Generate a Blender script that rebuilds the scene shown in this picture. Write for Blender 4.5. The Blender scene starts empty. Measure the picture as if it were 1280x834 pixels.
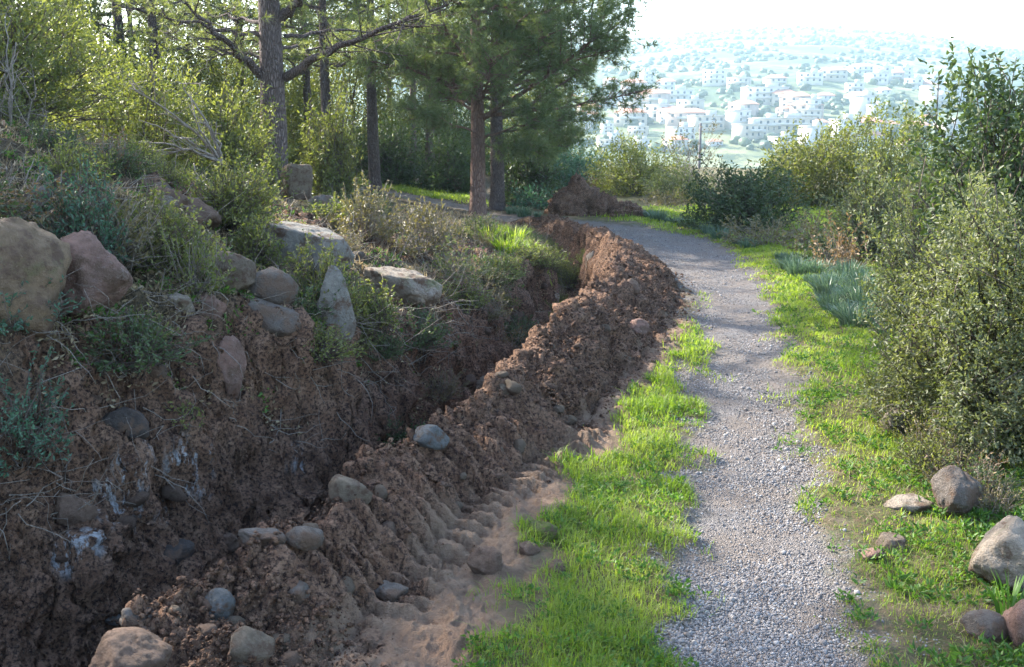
import bpy, math, random, time
T0 = time.time()
import numpy as np
from mathutils import Vector, Matrix
R = math.radians
sc = bpy.context.scene
COL = sc.collection

# ------------------------------------------------------------------ camera
CAMZ = 2.2; PITCH = 11.45; F = 1244.0
cam_d = bpy.data.cameras.new('camera'); cam = bpy.data.objects.new('camera', cam_d); COL.objects.link(cam)
cam_d.sensor_width = 36; cam_d.lens = F / 1280 * 36; cam_d.clip_start = .05; cam_d.clip_end = 6000
cam.location = (0, 0, CAMZ); cam.rotation_euler = (R(90 - PITCH), 0, 0)
sc.camera = cam
# ------------------------------------------------------------------ world, sun, exposure
SUN_EL, SUN_AZ = 35.0, -52.0           # azimuth measured clockwise from +Y (camera forward)
w = bpy.data.worlds.new('World'); sc.world = w; w.use_nodes = True
nt = w.node_tree; nt.nodes.clear()
sky = nt.nodes.new('ShaderNodeTexSky'); sky.sky_type = 'NISHITA'; sky.sun_disc = False
sky.sun_elevation = R(SUN_EL); sky.sun_rotation = R(SUN_AZ); sky.dust_density = 2.0; sky.air_density = 1.0
bg = nt.nodes.new('ShaderNodeBackground'); bg.inputs[1].default_value = .15
wo = nt.nodes.new('ShaderNodeOutputWorld'); nt.links.new(sky.outputs[0], bg.inputs[0]); nt.links.new(bg.outputs[0], wo.inputs[0])
sd = Vector((math.sin(R(SUN_AZ)) * math.cos(R(SUN_EL)), math.cos(R(SUN_AZ)) * math.cos(R(SUN_EL)), math.sin(R(SUN_EL))))
ld = bpy.data.lights.new('sun', 'SUN'); ld.energy = 3.3; ld.angle = R(.6); ld.color = (1, .93, .82)
lo = bpy.data.objects.new('sun', ld); COL.objects.link(lo); lo.rotation_euler = (-sd).to_track_quat('-Z', 'Y').to_euler()
sc.view_settings.view_transform = 'Standard'; sc.view_settings.look = 'None'
sc.view_settings.gamma = 1; sc.view_settings.exposure = 2.6
sc.cycles.max_bounces = 6; sc.cycles.diffuse_bounces = 3; sc.cycles.glossy_bounces = 2
sc.cycles.transmission_bounces = 3; sc.cycles.volume_bounces = 0; sc.cycles.transparent_max_bounces = 4
sc.cycles.use_fast_gi = False; sc.cycles.use_denoising = True

HAZE = .00033
SHADERS = [(-8.1, 10.7, 1.0, 0), (-6.3, 9.4, 1.0, 2.2), (-13, 13, 1.1, 3)]
# ------------------------------------------------------------------ numpy noise
def _h(*a):
    h = np.full(a[0].shape, 2166136261, np.uint32)
    for q in a:
        h = (h ^ (q.astype(np.int64) & 0xffffffff).astype(np.uint32)) * np.uint32(16777619)
        h ^= h >> np.uint32(15); h = h * np.uint32(2246822519); h ^= h >> np.uint32(13)
    return h
def _f(t): return t * t * t * (t * (t * 6 - 15) + 10)
_rg = np.random.default_rng(1234); _PM = np.tile(_rg.permutation(4096).astype(np.int32), 2); _GA = _rg.random(4096) * 2 * math.pi; _GX = np.cos(_GA); _GY = np.sin(_GA)
def n2(x, y, seed=0):
    x = np.asarray(x, float); y = np.asarray(y, float)
    xi = np.floor(x); yi = np.floor(y); fx = x - xi; fy = y - yi; xi = (xi.astype(np.int64) + seed * 61) & 4095; yi = (yi.astype(np.int64) + seed * 113) & 4095
    u = _f(fx); v = _f(fy); x1 = (xi + 1) & 4095; y1 = (yi + 1) & 4095; a0 = _PM[xi]; a1 = _PM[x1]
    def g(a, b, fx, fy):
        k = _PM[a + b]; return _GX[k] * fx + _GY[k] * fy
    l = g(a0, yi, fx, fy); r = g(a1, yi, fx - 1, fy); l2 = g(a0, y1, fx, fy - 1); r2 = g(a1, y1, fx - 1, fy - 1)
    a_ = l + (r - l) * u; b_ = l2 + (r2 - l2) * u; return (a_ + (b_ - a_) * v) * 1.5
def fbm(x, y, o=4, seed=0, gain=.5):
    s = 0; a = 1.; 
    for k in range(o):
        s = s + a * n2(x * 2 ** k + 7.1 * k, y * 2 ** k - 3.3 * k, seed + k); a *= gain
    return s
def ridged(x, y, o=4, seed=0, gain=.5):
    s = 0; a = 1.
    for k in range(o):
        s = s + a * (1 - 2 * np.abs(n2(x * 2 ** k + 3.7 * k, y * 2 ** k + 9.2 * k, seed + k))); a *= gain
    return s
def n3(p, seed=0):
    i = np.floor(p); f = p - i; i = i.astype(np.int64) & 4095; u = _f(f); j = (i + 1) & 4095; s_ = (seed * 977) & 4095
    xs = (_PM[(i[:, 0] + s_) & 4095], _PM[(j[:, 0] + s_) & 4095]); V = _GA
    def c(a, b, d): return V[_PM[_PM[xs[a] + (j if b else i)[:, 1]] + (j if d else i)[:, 2]]]
    w = u[:, 2]; r = []
    for a in (0, 1):
        q = []
        for b in (0, 1): lo_ = c(a, b, 0); q.append(lo_ + (c(a, b, 1) - lo_) * w)
        r.append(q[0] + (q[1] - q[0]) * u[:, 1])
    return (r[0] + (r[1] - r[0]) * u[:, 0]) / math.pi - 1
def sm(e0, e1, x):
    t = np.clip((x - e0) / (e1 - e0), 0, 1); return t * t * (3 - 2 * t)

# ------------------------------------------------------------------ mesh helpers
def tag(o, label=None, cat=None, group=None, kind=None):
    if label: o['label'] = label
    if cat: o['category'] = cat
    if group: o['group'] = group
    if kind: o['kind'] = kind
    return o
def mesh_np(name, V, faces, m, parent=None, smooth=False, attrs=None):
    """faces: list of (n,k) int arrays"""
    me = bpy.data.meshes.new(name)
    V = np.ascontiguousarray(V, np.float32)
    me.vertices.add(len(V)); me.vertices.foreach_set('co', V.ravel())
    if not isinstance(faces, (list, tuple)): faces = [faces]
    faces = [np.asarray(f) for f in faces if len(f)]
    loops = np.concatenate([f.ravel() for f in faces]).astype(np.int32)
    tot = np.concatenate([np.full(len(f), f.shape[1], np.int32) for f in faces])
    st = np.concatenate([[0], np.cumsum(tot)[:-1]]).astype(np.int32)
    me.loops.add(len(loops)); me.loops.foreach_set('vertex_index', loops)
    me.polygons.add(len(tot)); me.polygons.foreach_set('loop_start', st); me.polygons.foreach_set('loop_total', tot)
    if smooth: me.polygons.foreach_set('use_smooth', np.ones(len(tot), bool))
    for k, a in (attrs or {}).items():
        at = me.attributes.new(k, 'FLOAT', 'POINT'); at.data.foreach_set('value', np.ascontiguousarray(a, np.float32))
    me.update(calc_edges=True); me.validate() if len(V) < 2000 else None
    if m: me.materials.append(m)
    o = bpy.data.objects.new(name, me); COL.objects.link(o)
    if parent: o.parent = parent
    return o
def empty(name, loc, rz=0, s=1):
    o = bpy.data.objects.new(name, None); COL.objects.link(o); o.location = loc; o.rotation_euler = (0, 0, rz)
    o.scale = (s, s, s) if not isinstance(s, tuple) else s; o.empty_display_size = .2
    return o
def copy_thing(o, loc, rz, s, label=None, cat=None, group=None):
    c = o.copy(); COL.objects.link(c); c.location = loc; c.rotation_euler = (0, 0, rz)
    c.scale = (s, s, s) if not isinstance(s, tuple) else s
    if label: c['label'] = label
    if group: c['group'] = group
    for ch in o.children:
        d = ch.copy(); COL.objects.link(d); d.parent = c
    return c
class Acc:
    def __init__(s): s.V = []; s.q = []; s.t = []; s.n = 0
    def add(s, V, q=None, t=None):
        V = np.asarray(V, float).reshape(-1, 3)
        if q is not None and len(q): s.q.append(np.asarray(q) + s.n)
        if t is not None and len(t): s.t.append(np.asarray(t) + s.n)
        s.V.append(V); s.n += len(V)
    def build(s, name, m, parent=None, smooth=False):
        fs = []
        if s.q: fs.append(np.concatenate(s.q))
        if s.t: fs.append(np.concatenate(s.t))
        return mesh_np(name, np.concatenate(s.V), fs, m, parent, smooth)
def tube(acc, pts, rad, sides=6, rough=0, rs=None):
    P = np.asarray(pts, float); n = len(P); rad = np.broadcast_to(np.asarray(rad, float), (n,))
    T = np.gradient(P, axis=0); T /= np.linalg.norm(T, axis=1, keepdims=True) + 1e-9
    up = np.array([0, 0, 1.]) if abs(T[0, 2]) < .9 else np.array([1., 0, 0])
    A = np.cross(T, up); A /= np.linalg.norm(A, axis=1, keepdims=True) + 1e-9; B = np.cross(T, A)
    an = np.linspace(0, 2 * np.pi, sides, endpoint=False)
    rr = rad[:, None] * np.ones(sides)[None]
    if rough: rr = rr * (1 + rough * (rs.random((n, sides)) - .5) * 2)
    V = P[:, None] + rr[..., None] * (np.cos(an)[None, :, None] * A[:, None] + np.sin(an)[None, :, None] * B[:, None])
    i = np.arange(n - 1)[:, None] * sides; j = np.arange(sides)[None]; j2 = (j + 1) % sides
    q = np.stack([i + j, i + j2, i + sides + j2, i + sides + j], -1).reshape(-1, 4)
    V = V.reshape(-1, 3); V = np.vstack([V, P[-1:]]); t = np.stack([(n - 1) * sides + j[0], (n - 1) * sides + j2[0], np.full(sides, n * sides)], -1)
    acc.add(V, q, t)
def unit(v): return v / (np.linalg.norm(v, axis=-1, keepdims=True) + 1e-9)
def leaves(P, D, L, W, rs, name, m, parent, fold=.25, rnd=None):
    """one six-vertex folded leaf per point, along direction D"""
    n = len(P); D = unit(D); s = unit(np.cross(D, rs.normal(size=(n, 3)))); u = np.cross(s, D)
    L = np.broadcast_to(L, (n,))[:, None]; W = np.broadcast_to(W, (n,))[:, None]
    tip = P + D * L - u * L * .15
    m1 = P + D * L * .45; a = m1 + s * W * .5 + u * W * fold; b = m1 - s * W * .5 + u * W * fold
    V = np.stack([P, a, tip, b], 1).reshape(-1, 3); i = np.arange(n) * 4
    t = np.concatenate([np.stack([i, i + 1, i + 2], -1), np.stack([i, i + 2, i + 3], -1)])
    r = rs.random(n) if rnd is None else rnd
    return mesh_np(name, V, [t], m, parent, False, {'rnd': np.repeat(r, 4)})

# ------------------------------------------------------------------ materials
def newmat(name):
    m = bpy.data.materials.new(name); m.use_nodes = True; n = m.node_tree; n.nodes.clear(); return m, n
class NB:
    def __init__(s, n): s.n = n
    def __call__(s, t, **k):
        o = s.n.nodes.new(t)
        for a, b in k.items(): setattr(o, a, b)
        return o
    def link(s, a, b): s.n.links.new(a, b)
    def noise(s, scale, detail=4, rough=.55, vec=None, dist=0, typ=None):
        o = s('ShaderNodeTexNoise'); o.inputs['Scale'].default_value = scale; o.inputs['Detail'].default_value = detail
        o.inputs['Roughness'].default_value = rough; o.inputs['Distortion'].default_value = dist
        if vec: s.link(vec, o.inputs['Vector'])
        return o.outputs[0]
    def ramp(s, fac, a, b, ca=(0, 0, 0, 1), cb=(1, 1, 1, 1)):
        o = s('ShaderNodeValToRGB'); e = o.color_ramp.elements
        e[0].position = a; e[1].position = b; e[0].color = ca; e[1].color = cb; s.link(fac, o.inputs[0]); return o.outputs[0]
    def mix(s, fac, a, b, mode='MIX'):
        o = s('ShaderNodeMix', data_type='RGBA', blend_type=mode)
        for v, i in ((fac, 0), (a, 6), (b, 7)):
            if isinstance(v, (int, float)): o.inputs[i].default_value = v
            elif isinstance(v, tuple): o.inputs[i].default_value = (*v[:3], 1)
            else: s.link(v, o.inputs[i])
        return o.outputs[2]
    def math(s, op, a, b=0):
        o = s('ShaderNodeMath', operation=op)
        for v, i in ((a, 0), (b, 1)):
            if isinstance(v, (int, float)): o.inputs[i].default_value = v
            else: s.link(v, o.inputs[i])
        return o.outputs[0]
    def attr(s, name): o = s('ShaderNodeAttribute'); o.attribute_name = name; return o.outputs['Fac']
    def bump(s, h, dist, st=1): 
        o = s('ShaderNodeBump'); o.inputs['Strength'].default_value = st; o.inputs['Distance'].default_value = dist
        s.link(h, o.inputs['Height']); return o
def leafmat(name, cols, trans=.45, rough=.5, spec=.3, tcol=None):
    """cols: three base colours spread by the per-leaf random value"""
    m, n = newmat(name); b = NB(n)
    r = b.attr('rnd'); oi = b('ShaderNodeObjectInfo').outputs['Random']
    rp = b('ShaderNodeValToRGB'); e = rp.color_ramp.elements; e[0].color = (*cols[0], 1); e[1].color = (*cols[2], 1)
    k = e.new(.5); k.color = (*cols[1], 1); b.link(r, rp.inputs[0])
    hs = b('ShaderNodeHueSaturation'); hs.inputs['Hue'].default_value = .5
    b.link(b.math('ADD', b.math('MULTIPLY', oi, .25), .9), hs.inputs['Value']); b.link(rp.outputs[0], hs.inputs['Color'])
    p = b('ShaderNodeBsdfPrincipled'); p.inputs['Roughness'].default_value = rough; p.inputs['Specular IOR Level'].default_value = spec
    b.link(hs.outputs[0], p.inputs['Base Color'])
    t = b('ShaderNodeBsdfTranslucent'); tc = b.mix(1.0, hs.outputs[0], tcol or (1.5, 1.6, .55), 'MULTIPLY'); b.link(tc, t.inputs[0])
    mx = b('ShaderNodeMixShader'); mx.inputs[0].default_value = trans; b.link(p.outputs[0], mx.inputs[1]); b.link(t.outputs[0], mx.inputs[2])
    o = b('ShaderNodeOutputMaterial'); b.link(mx.outputs[0], o.inputs[0]); return m
def barkmat(name, c1, c2, sc_=9, bump=.02, stretch=(1, 1, .28)):
    m, n = newmat(name); b = NB(n); tc = b('ShaderNodeTexCoord').outputs['Object']
    mp = b('ShaderNodeMapping'); mp.inputs['Scale'].default_value = stretch; b.link(tc, mp.inputs[0])
    v = b('ShaderNodeTexVoronoi', feature='DISTANCE_TO_EDGE'); v.inputs['Scale'].default_value = sc_ * 2.6; b.link(mp.outputs[0], v.inputs[0])
    ns = b.noise(sc_ * 2.5, 6, .65, mp.outputs[0]); pl = b.ramp(v.outputs[0], .0, .22)
    big = b.noise(1.3, 3, .5, tc)
    c = b.mix(pl, tuple(.5 * x for x in c1), b.mix(b.ramp(ns, .35, .65), c1, c2)); c = b.mix(b.ramp(big, .45, .7), c, b.mix(.5, c, c2))
    p = b('ShaderNodeBsdfPrincipled'); p.inputs['Roughness'].default_value = .9; p.inputs['Specular IOR Level'].default_value = .15
    b.link(c, p.inputs['Base Color']); hh = b.math('ADD', pl, b.math('MULTIPLY', ns, .6)); bp = b.bump(hh, bump); b.link(bp.outputs[0], p.inputs['Normal'])
    o = b('ShaderNodeOutputMaterial'); b.link(p.outputs[0], o.inputs[0]); return m
def plainmat(name, c, rough=.85, c2=None, sc_=5):
    m, n = newmat(name); b = NB(n); p = b('ShaderNodeBsdfPrincipled'); p.inputs['Roughness'].default_value = rough; p.inputs['Specular IOR Level'].default_value = .2
    ns = b.noise(sc_, 5, .6, b('ShaderNodeTexCoord').outputs['Object']); c2 = c2 or tuple(x * .7 for x in c)
    b.link(b.mix(b.ramp(ns, .35, .65), c, c2), p.inputs['Base Color'])
    o = b('ShaderNodeOutputMaterial'); b.link(p.outputs[0], o.inputs[0]); return m
def rockmat(name, c1, c2, moss=None, mossamt=.5, soil=.35, sc_=3.0):
    m, n = newmat(name); b = NB(n); tc = b('ShaderNodeTexCoord').outputs['Object']; ge = b('ShaderNodeNewGeometry')
    n1 = b.noise(sc_, 8, .62, tc, .3); n2_ = b.noise(sc_ * 7, 6, .7, tc); n3_ = b.noise(sc_ * 28, 4, .7, tc)
    c = b.mix(b.ramp(n1, .38, .62), c1, c2); c = b.mix(b.ramp(n2_, .42, .66), c, tuple(x * .55 for x in c1))
    c = b.mix(b.ramp(n3_, .55, .7), c, tuple(min(1, x * 1.5 + .03) for x in c2))
    if moss: c = b.mix(b.ramp(b.noise(sc_ * 1.6, 6, .7, tc), 1 - mossamt - .08, 1 - mossamt + .06), c, moss)
    sz = b('ShaderNodeSeparateXYZ'); b.link(tc, sz.inputs[0])
    dirt = b.ramp(b.math('ADD', b.math('MULTIPLY', sz.outputs[2], -1.2), b.math('MULTIPLY', n1, .8)), .5 - soil * .5 + .12, .75 - soil * .5 + .12)
    c = b.mix(dirt, c, (.10, .060, .040)); c = b.mix(b.ramp(b.noise(sc_ * 2.2, 7, .75, tc), .50, .60), c, (.125, .080, .055))
    p = b('ShaderNodeBsdfPrincipled'); p.inputs['Roughness'].default_value = .88; p.inputs['Specular IOR Level'].default_value = .25
    b.link(c, p.inputs['Base Color']); hh = b.math('ADD', n2_, b.math('MULTIPLY', n3_, .5)); hh = b.math('ADD', hh, b.math('MULTIPLY', n1, 1.5))
    bp = b.bump(hh, .035); b.link(bp.outputs[0], p.inputs['Normal'])
    o = b('ShaderNodeOutputMaterial'); b.link(p.outputs[0], o.inputs[0]); return m

# ------------------------------------------------------------------ pixels to places
def at(u, v, z=0.0, Y=None):
    """place seen at photo pixel (u,v) at height z, or at distance Y"""
    cp, sp = math.cos(R(PITCH)), math.sin(R(PITCH)); x = (u - 640) / F; yy = (417 - v) / F
    d = (x, cp + yy * sp, -sp + yy * cp)
    t = (z - CAMZ) / d[2] if Y is None else Y / d[1]
    return (d[0] * t, d[1] * t, CAMZ + d[2] * t)
def curve(ks, smooth=.5):
    y = np.array([k[0] for k in ks], float); x = np.array([k[1] for k in ks], float)
    yy = np.linspace(y[0], y[-1], 2000); xx = np.interp(yy, y, x); k = max(3, int(smooth / (yy[1] - yy[0])))
    xp = np.pad(xx, k, mode='reflect', reflect_type='odd'); ker = np.hanning(2 * k + 1); ker /= ker.sum(); xs = np.convolve(xp, ker, 'same')[k:-k]
    return lambda Y: np.interp(Y, yy, xs)
FOOT = curve([(-2, -2.6), (2, -1.4), (3.81, -.78), (4.76, -.5), (5.56, -.22), (6.1, .05), (6.77, .36), (8.33, .88), (10.3, 1.52), (12.8, 2.19), (14.95, 2.49), (18.2, 2.3), (22.4, 1.6), (26, .3)])
CW = curve([(-2, .6), (3.8, .55), (6, .5), (7, .52), (10, .7), (13, .85), (18, .8), (22, .6), (26, .5)])
TR = curve([(-2, .45), (8, .5), (14, .45), (26, .4)])
TL = curve([(-2, .9), (5, .95), (8, 1.0), (14, .95), (26, .8)])
TOP = curve([(-2, -5), (2, -3.9), (3.8, -3.3), (5.0, -2.85), (5.84, -2.4), (6.97, -1.55), (8, -1.2), (9.3, -.85), (11, -.55), (13.7, .2), (16, .75), (18, .9), (22, .3), (26, -.6)])
ZT = curve([(-2, 1.5), (3.8, 1.25), (5.84, 1.1), (7, .82), (9.3, .6), (11, .5), (13.7, .35), (18, .15), (22, .08), (26, .08)])
SL = curve([(-2, .5), (6, .5), (9, .42), (12, .25), (16, .16), (25, .1), (60, .09)])
GL = curve([(-2, -1.2)] + [(at(*p)[1], at(*p)[0]) for p in ((585, 834), (640, 740), (690, 660), (715, 600), (770, 540), (800, 490), (835, 450), (865, 410), (880, 390))] + [(30, 4)], .3)
pc = [(-4, 1.0, .55), (1.5, 1.1, .5)]
for u0, u1, v in ((850, 1105, 834), (855, 1050, 700), (866, 1005, 600), (870, 990, 500), (873, 985, 450), (872, 975, 400), (850, 955, 350), (800, 925, 320)):
    a = at(u0, v); c_ = at(u1, v); pc.append(((a[1]), (a[0] + c_[0]) / 2, (c_[0] - a[0]) / 2))
PATHPTS = [(p[1], p[0], p[2]) for p in pc] + [(3.3, 20.6, .95), (2.4, 23.0, .95), (1.1, 24.9, .85), (-.3, 26.6, .75), (-2.2, 28.6, .7), (-4.5, 31.0, .7), (-8, 34, .8), (-14, 38, .8)]
def _dense():
    P = np.array(PATHPTS); t = np.concatenate([[0], np.cumsum(np.hypot(*np.diff(P[:, :2], axis=0).T))]); tt = np.linspace(0, t[-1], 400)
    D = np.stack([np.interp(tt, t, P[:, k]) for k in range(3)], 1); k = 9; ker = np.hanning(2 * k + 1); ker /= ker.sum()
    for c in range(3): D[:, c] = np.convolve(np.pad(D[:, c], k, mode='reflect', reflect_type='odd'), ker, 'same')[k:-k]
    return D
PD = _dense()
def pathd(x, y):
    """signed distance to the gravel edge (negative inside)"""
    out = np.full(x.shape, 50.0); mk = (y < 46) & (y > -8) & (np.abs(x) < 20)
    xs, ys = x[mk], y[mk]; best = np.full(xs.shape, 50.)
    K = list(range(0, len(PD), 9)) + [len(PD) - 1]
    for k0, k1 in zip(K[:-1], K[1:]):
        ax, ay, ar = PD[k0]; bx, by, br = PD[k1]; dx, dy = bx - ax, by - ay; mk2 = (ys > min(ay, by) - 6) & (ys < max(ay, by) + 6)
        px, py = xs[mk2], ys[mk2]; t = np.clip(((px - ax) * dx + (py - ay) * dy) / (dx * dx + dy * dy), 0, 1)
        best[mk2] = np.minimum(best[mk2], np.hypot(px - ax - t * dx, py - ay - t * dy) - (ar + (br - ar) * t))
    out[mk] = best; return out
HEAPS = [(1.55, 26.3, .72, 1.05), (2.35, 25.7, .62, .55), (2.75, 25.3, .4, .3)]
def ridge_amt(y): return sm(26, 22.5, y)
def trench_amt(y): return sm(21.5, 18, y)
def height(x, y, fine=True):
    x = np.asarray(x, float); y = np.asarray(y, float); x, y = np.broadcast_arrays(x, y)
    yc = np.clip(y, -2, 26)
    wx = x + .13 * fbm(x * 1.3, y * 1.3, 3, 11) + .05 * fbm(x * 5, y * 5, 2, 15)
    ra = ridge_amt(y) * sm(-6, -2, y); ta = trench_amt(y)
    foot = FOOT(yc); cr = foot - CW(yc); tr = cr - TR(yc); tl = cr - TL(yc); top = TOP(yc); zt = ZT(yc)
    ch = np.interp(yc, [3, 4.5, 7, 9, 17, 22], [.33, .37, .46, .52, .50, .30]) + .08 * n2(y * .9, y * 0 + 3.3, 5) + .06 * n2(y * 2.7, y * 0 + 1.3, 6)
    ch = ch * ra; fl = -.55 * ta
    z = np.zeros(x.shape)
    t = np.clip((foot - wx) / (foot - cr), 0, 1); z = np.where(wx < foot, ch * (t ** .85) * (1.15 - .15 * t), z)
    t = sm(0, 1, np.clip((cr - wx) / (cr - tr), 0, 1)); z = np.where(wx < cr, ch + (fl - ch) * t, z)
    t = np.clip((tl - wx) / np.maximum(tl - top, .1), 0, 1); t = .8 * t + .2 * sm(0, 1, t)
    z = np.where(wx < tl, fl + (zt - fl) * t, z)
    d = np.maximum(top - wx, 0); sl = SL(np.clip(y, -2, 60)); z = z + sl * 9 * (1 - np.exp(-d / 9.)) + sl * .25 * d * (d < 60) + sl * 15 * (d >= 60)
    # ground right of the path
    xr = x - np.interp(y, [0, 10, 20, 40], [2.2, 3.0, 4.5, 8]); z = z + .10 * sm(0, 1.2, xr) - .03 * np.clip(xr - 2, 0, 30)
    # dug heaps at the bend
    # masks
    soil = sm(.12, -.12, x - foot + .12 * fbm(x * 3, y * 3, 3, 31)) * ridge_amt(y) * sm(-.35, .1, x - top + .25 * fbm(x * 2, y * 2, 3, 33))
    pd_ = pathd(x, y); path = sm(.16, -.16, pd_ + .22 * fbm(x * 1.7, y * 1.7, 4, 35)) * (1 - soil)
    z = z - .04 * path
    if fine:
        nr = np.clip((40 - y) / 30, 0, 1) * (y > -3)
        s1 = .07 * fbm(x * 1.7, y * 1.7, 3, 21)
        z = z + nr * soil * s1
        z = z + nr * (1 - soil) * (1 - path) * (.035 * fbm(x * 1.2, y * 1.2, 3, 51) + .012 * fbm(x * 7, y * 7, 3, 52)) * (1 + 2.0 * (x < top))
        z = z + nr * (x < top - .1) * .05 * ridged(x * 2.2, y * 2.2, 4, 55)
        z = z + path * nr * (.012 * fbm(x * 2, y * 2, 3, 53) + .004 * fbm(x * 22, y * 22, 2, 54))
        # excavator tread bars on the strip between ridge and grass
        trk = sm(-.48, -.34, x - foot) * sm(.26, .16, x - foot) * sm(4.0, 4.4, y) * sm(7.6, 7.0, y)
        z = z + trk * .085 * (sm(.35, .65, np.abs(((y + .45 * x + .03 * n2(x * 4, y * 4, 61)) / .15) % 1 - .5) * 2) - .5) * (1 + .5 * n2(x * 3, y * 3, 62))
        sand = sm(-.05, .1, x - foot) * sm(.1, -.1, x - GL(yc))
        z = z + sand * nr * (.022 * ridged(x * 3, y * 2.2, 3, 65) + .012 * ridged(x * 11, y * 8, 3, 67))
    # valley and far hill
    far = y > 60
    if far.any():
        yf = np.maximum(y, 1); az = x / yf
        crest = np.interp(az, [-1.2, -.35, 0, .12, .21, .29, .37, .47, .52, .7, 1.2], [60, 95, 116, 128, 140, 145, 137, 120, 108, 90, 50])
        tt = np.clip((yf - 430) / 1000, 0, 1); hill = -12 + (crest + 12) * (tt ** .9) * (yf < 1430) + (crest + 12) * (yf >= 1430) * np.clip(1 - (yf - 1430) / 900, .3, 1)
        hill = hill + 4 * fbm(x / 140, y / 140, 4, 71) * sm(450, 700, yf)
        k = sm(60, 190, y); z = np.where(far, z * (1 - k) + k * np.where(yf > 430, hill, -12), z)
    return z
LOOK = None
def surf(x, y):
    """height of the finished surface (with clods) by lookup"""
    if LOOK is None: return height(x, y)
    yr, wY, Z, t, g = LOOK; x = np.asarray(x, float); y = np.asarray(y, float)
    i = np.clip(np.searchsorted(yr, y) - 1, 0, len(yr) - 2); fy = np.clip((y - yr[i]) / (yr[i + 1] - yr[i]), 0, 1); w_ = np.interp(y, yr, wY)
    j = np.interp(x / w_ * .86, g, np.arange(len(t))); j0 = np.clip(j.astype(int), 0, len(t) - 2); fj = j - j0
    a = Z[i, j0] * (1 - fj) + Z[i, j0 + 1] * fj; b = Z[i + 1, j0] * (1 - fj) + Z[i + 1, j0 + 1] * fj; return a + (b - a) * fy
def hz(x, y): return float(surf(np.array([x]), np.array([y]))[0])
def on(u, v, it=12):
    """place on the terrain seen at photo pixel (u,v)"""
    cp, sp = math.cos(R(PITCH)), math.sin(R(PITCH)); x = (u - 640) / F; yy = (417 - v) / F
    d = np.array((x, cp + yy * sp, -sp + yy * cp)); t = np.geomspace(2.5, 90, 700)
    P = d[None] * t[:, None]; zz = CAMZ + P[:, 2]; h = surf(P[:, 0], P[:, 1]); k = np.argmax(zz < h)
    if not (zz < h).any(): k = 600
    return (float(P[k, 0]), float(P[k, 1]), float(h[k]))

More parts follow.
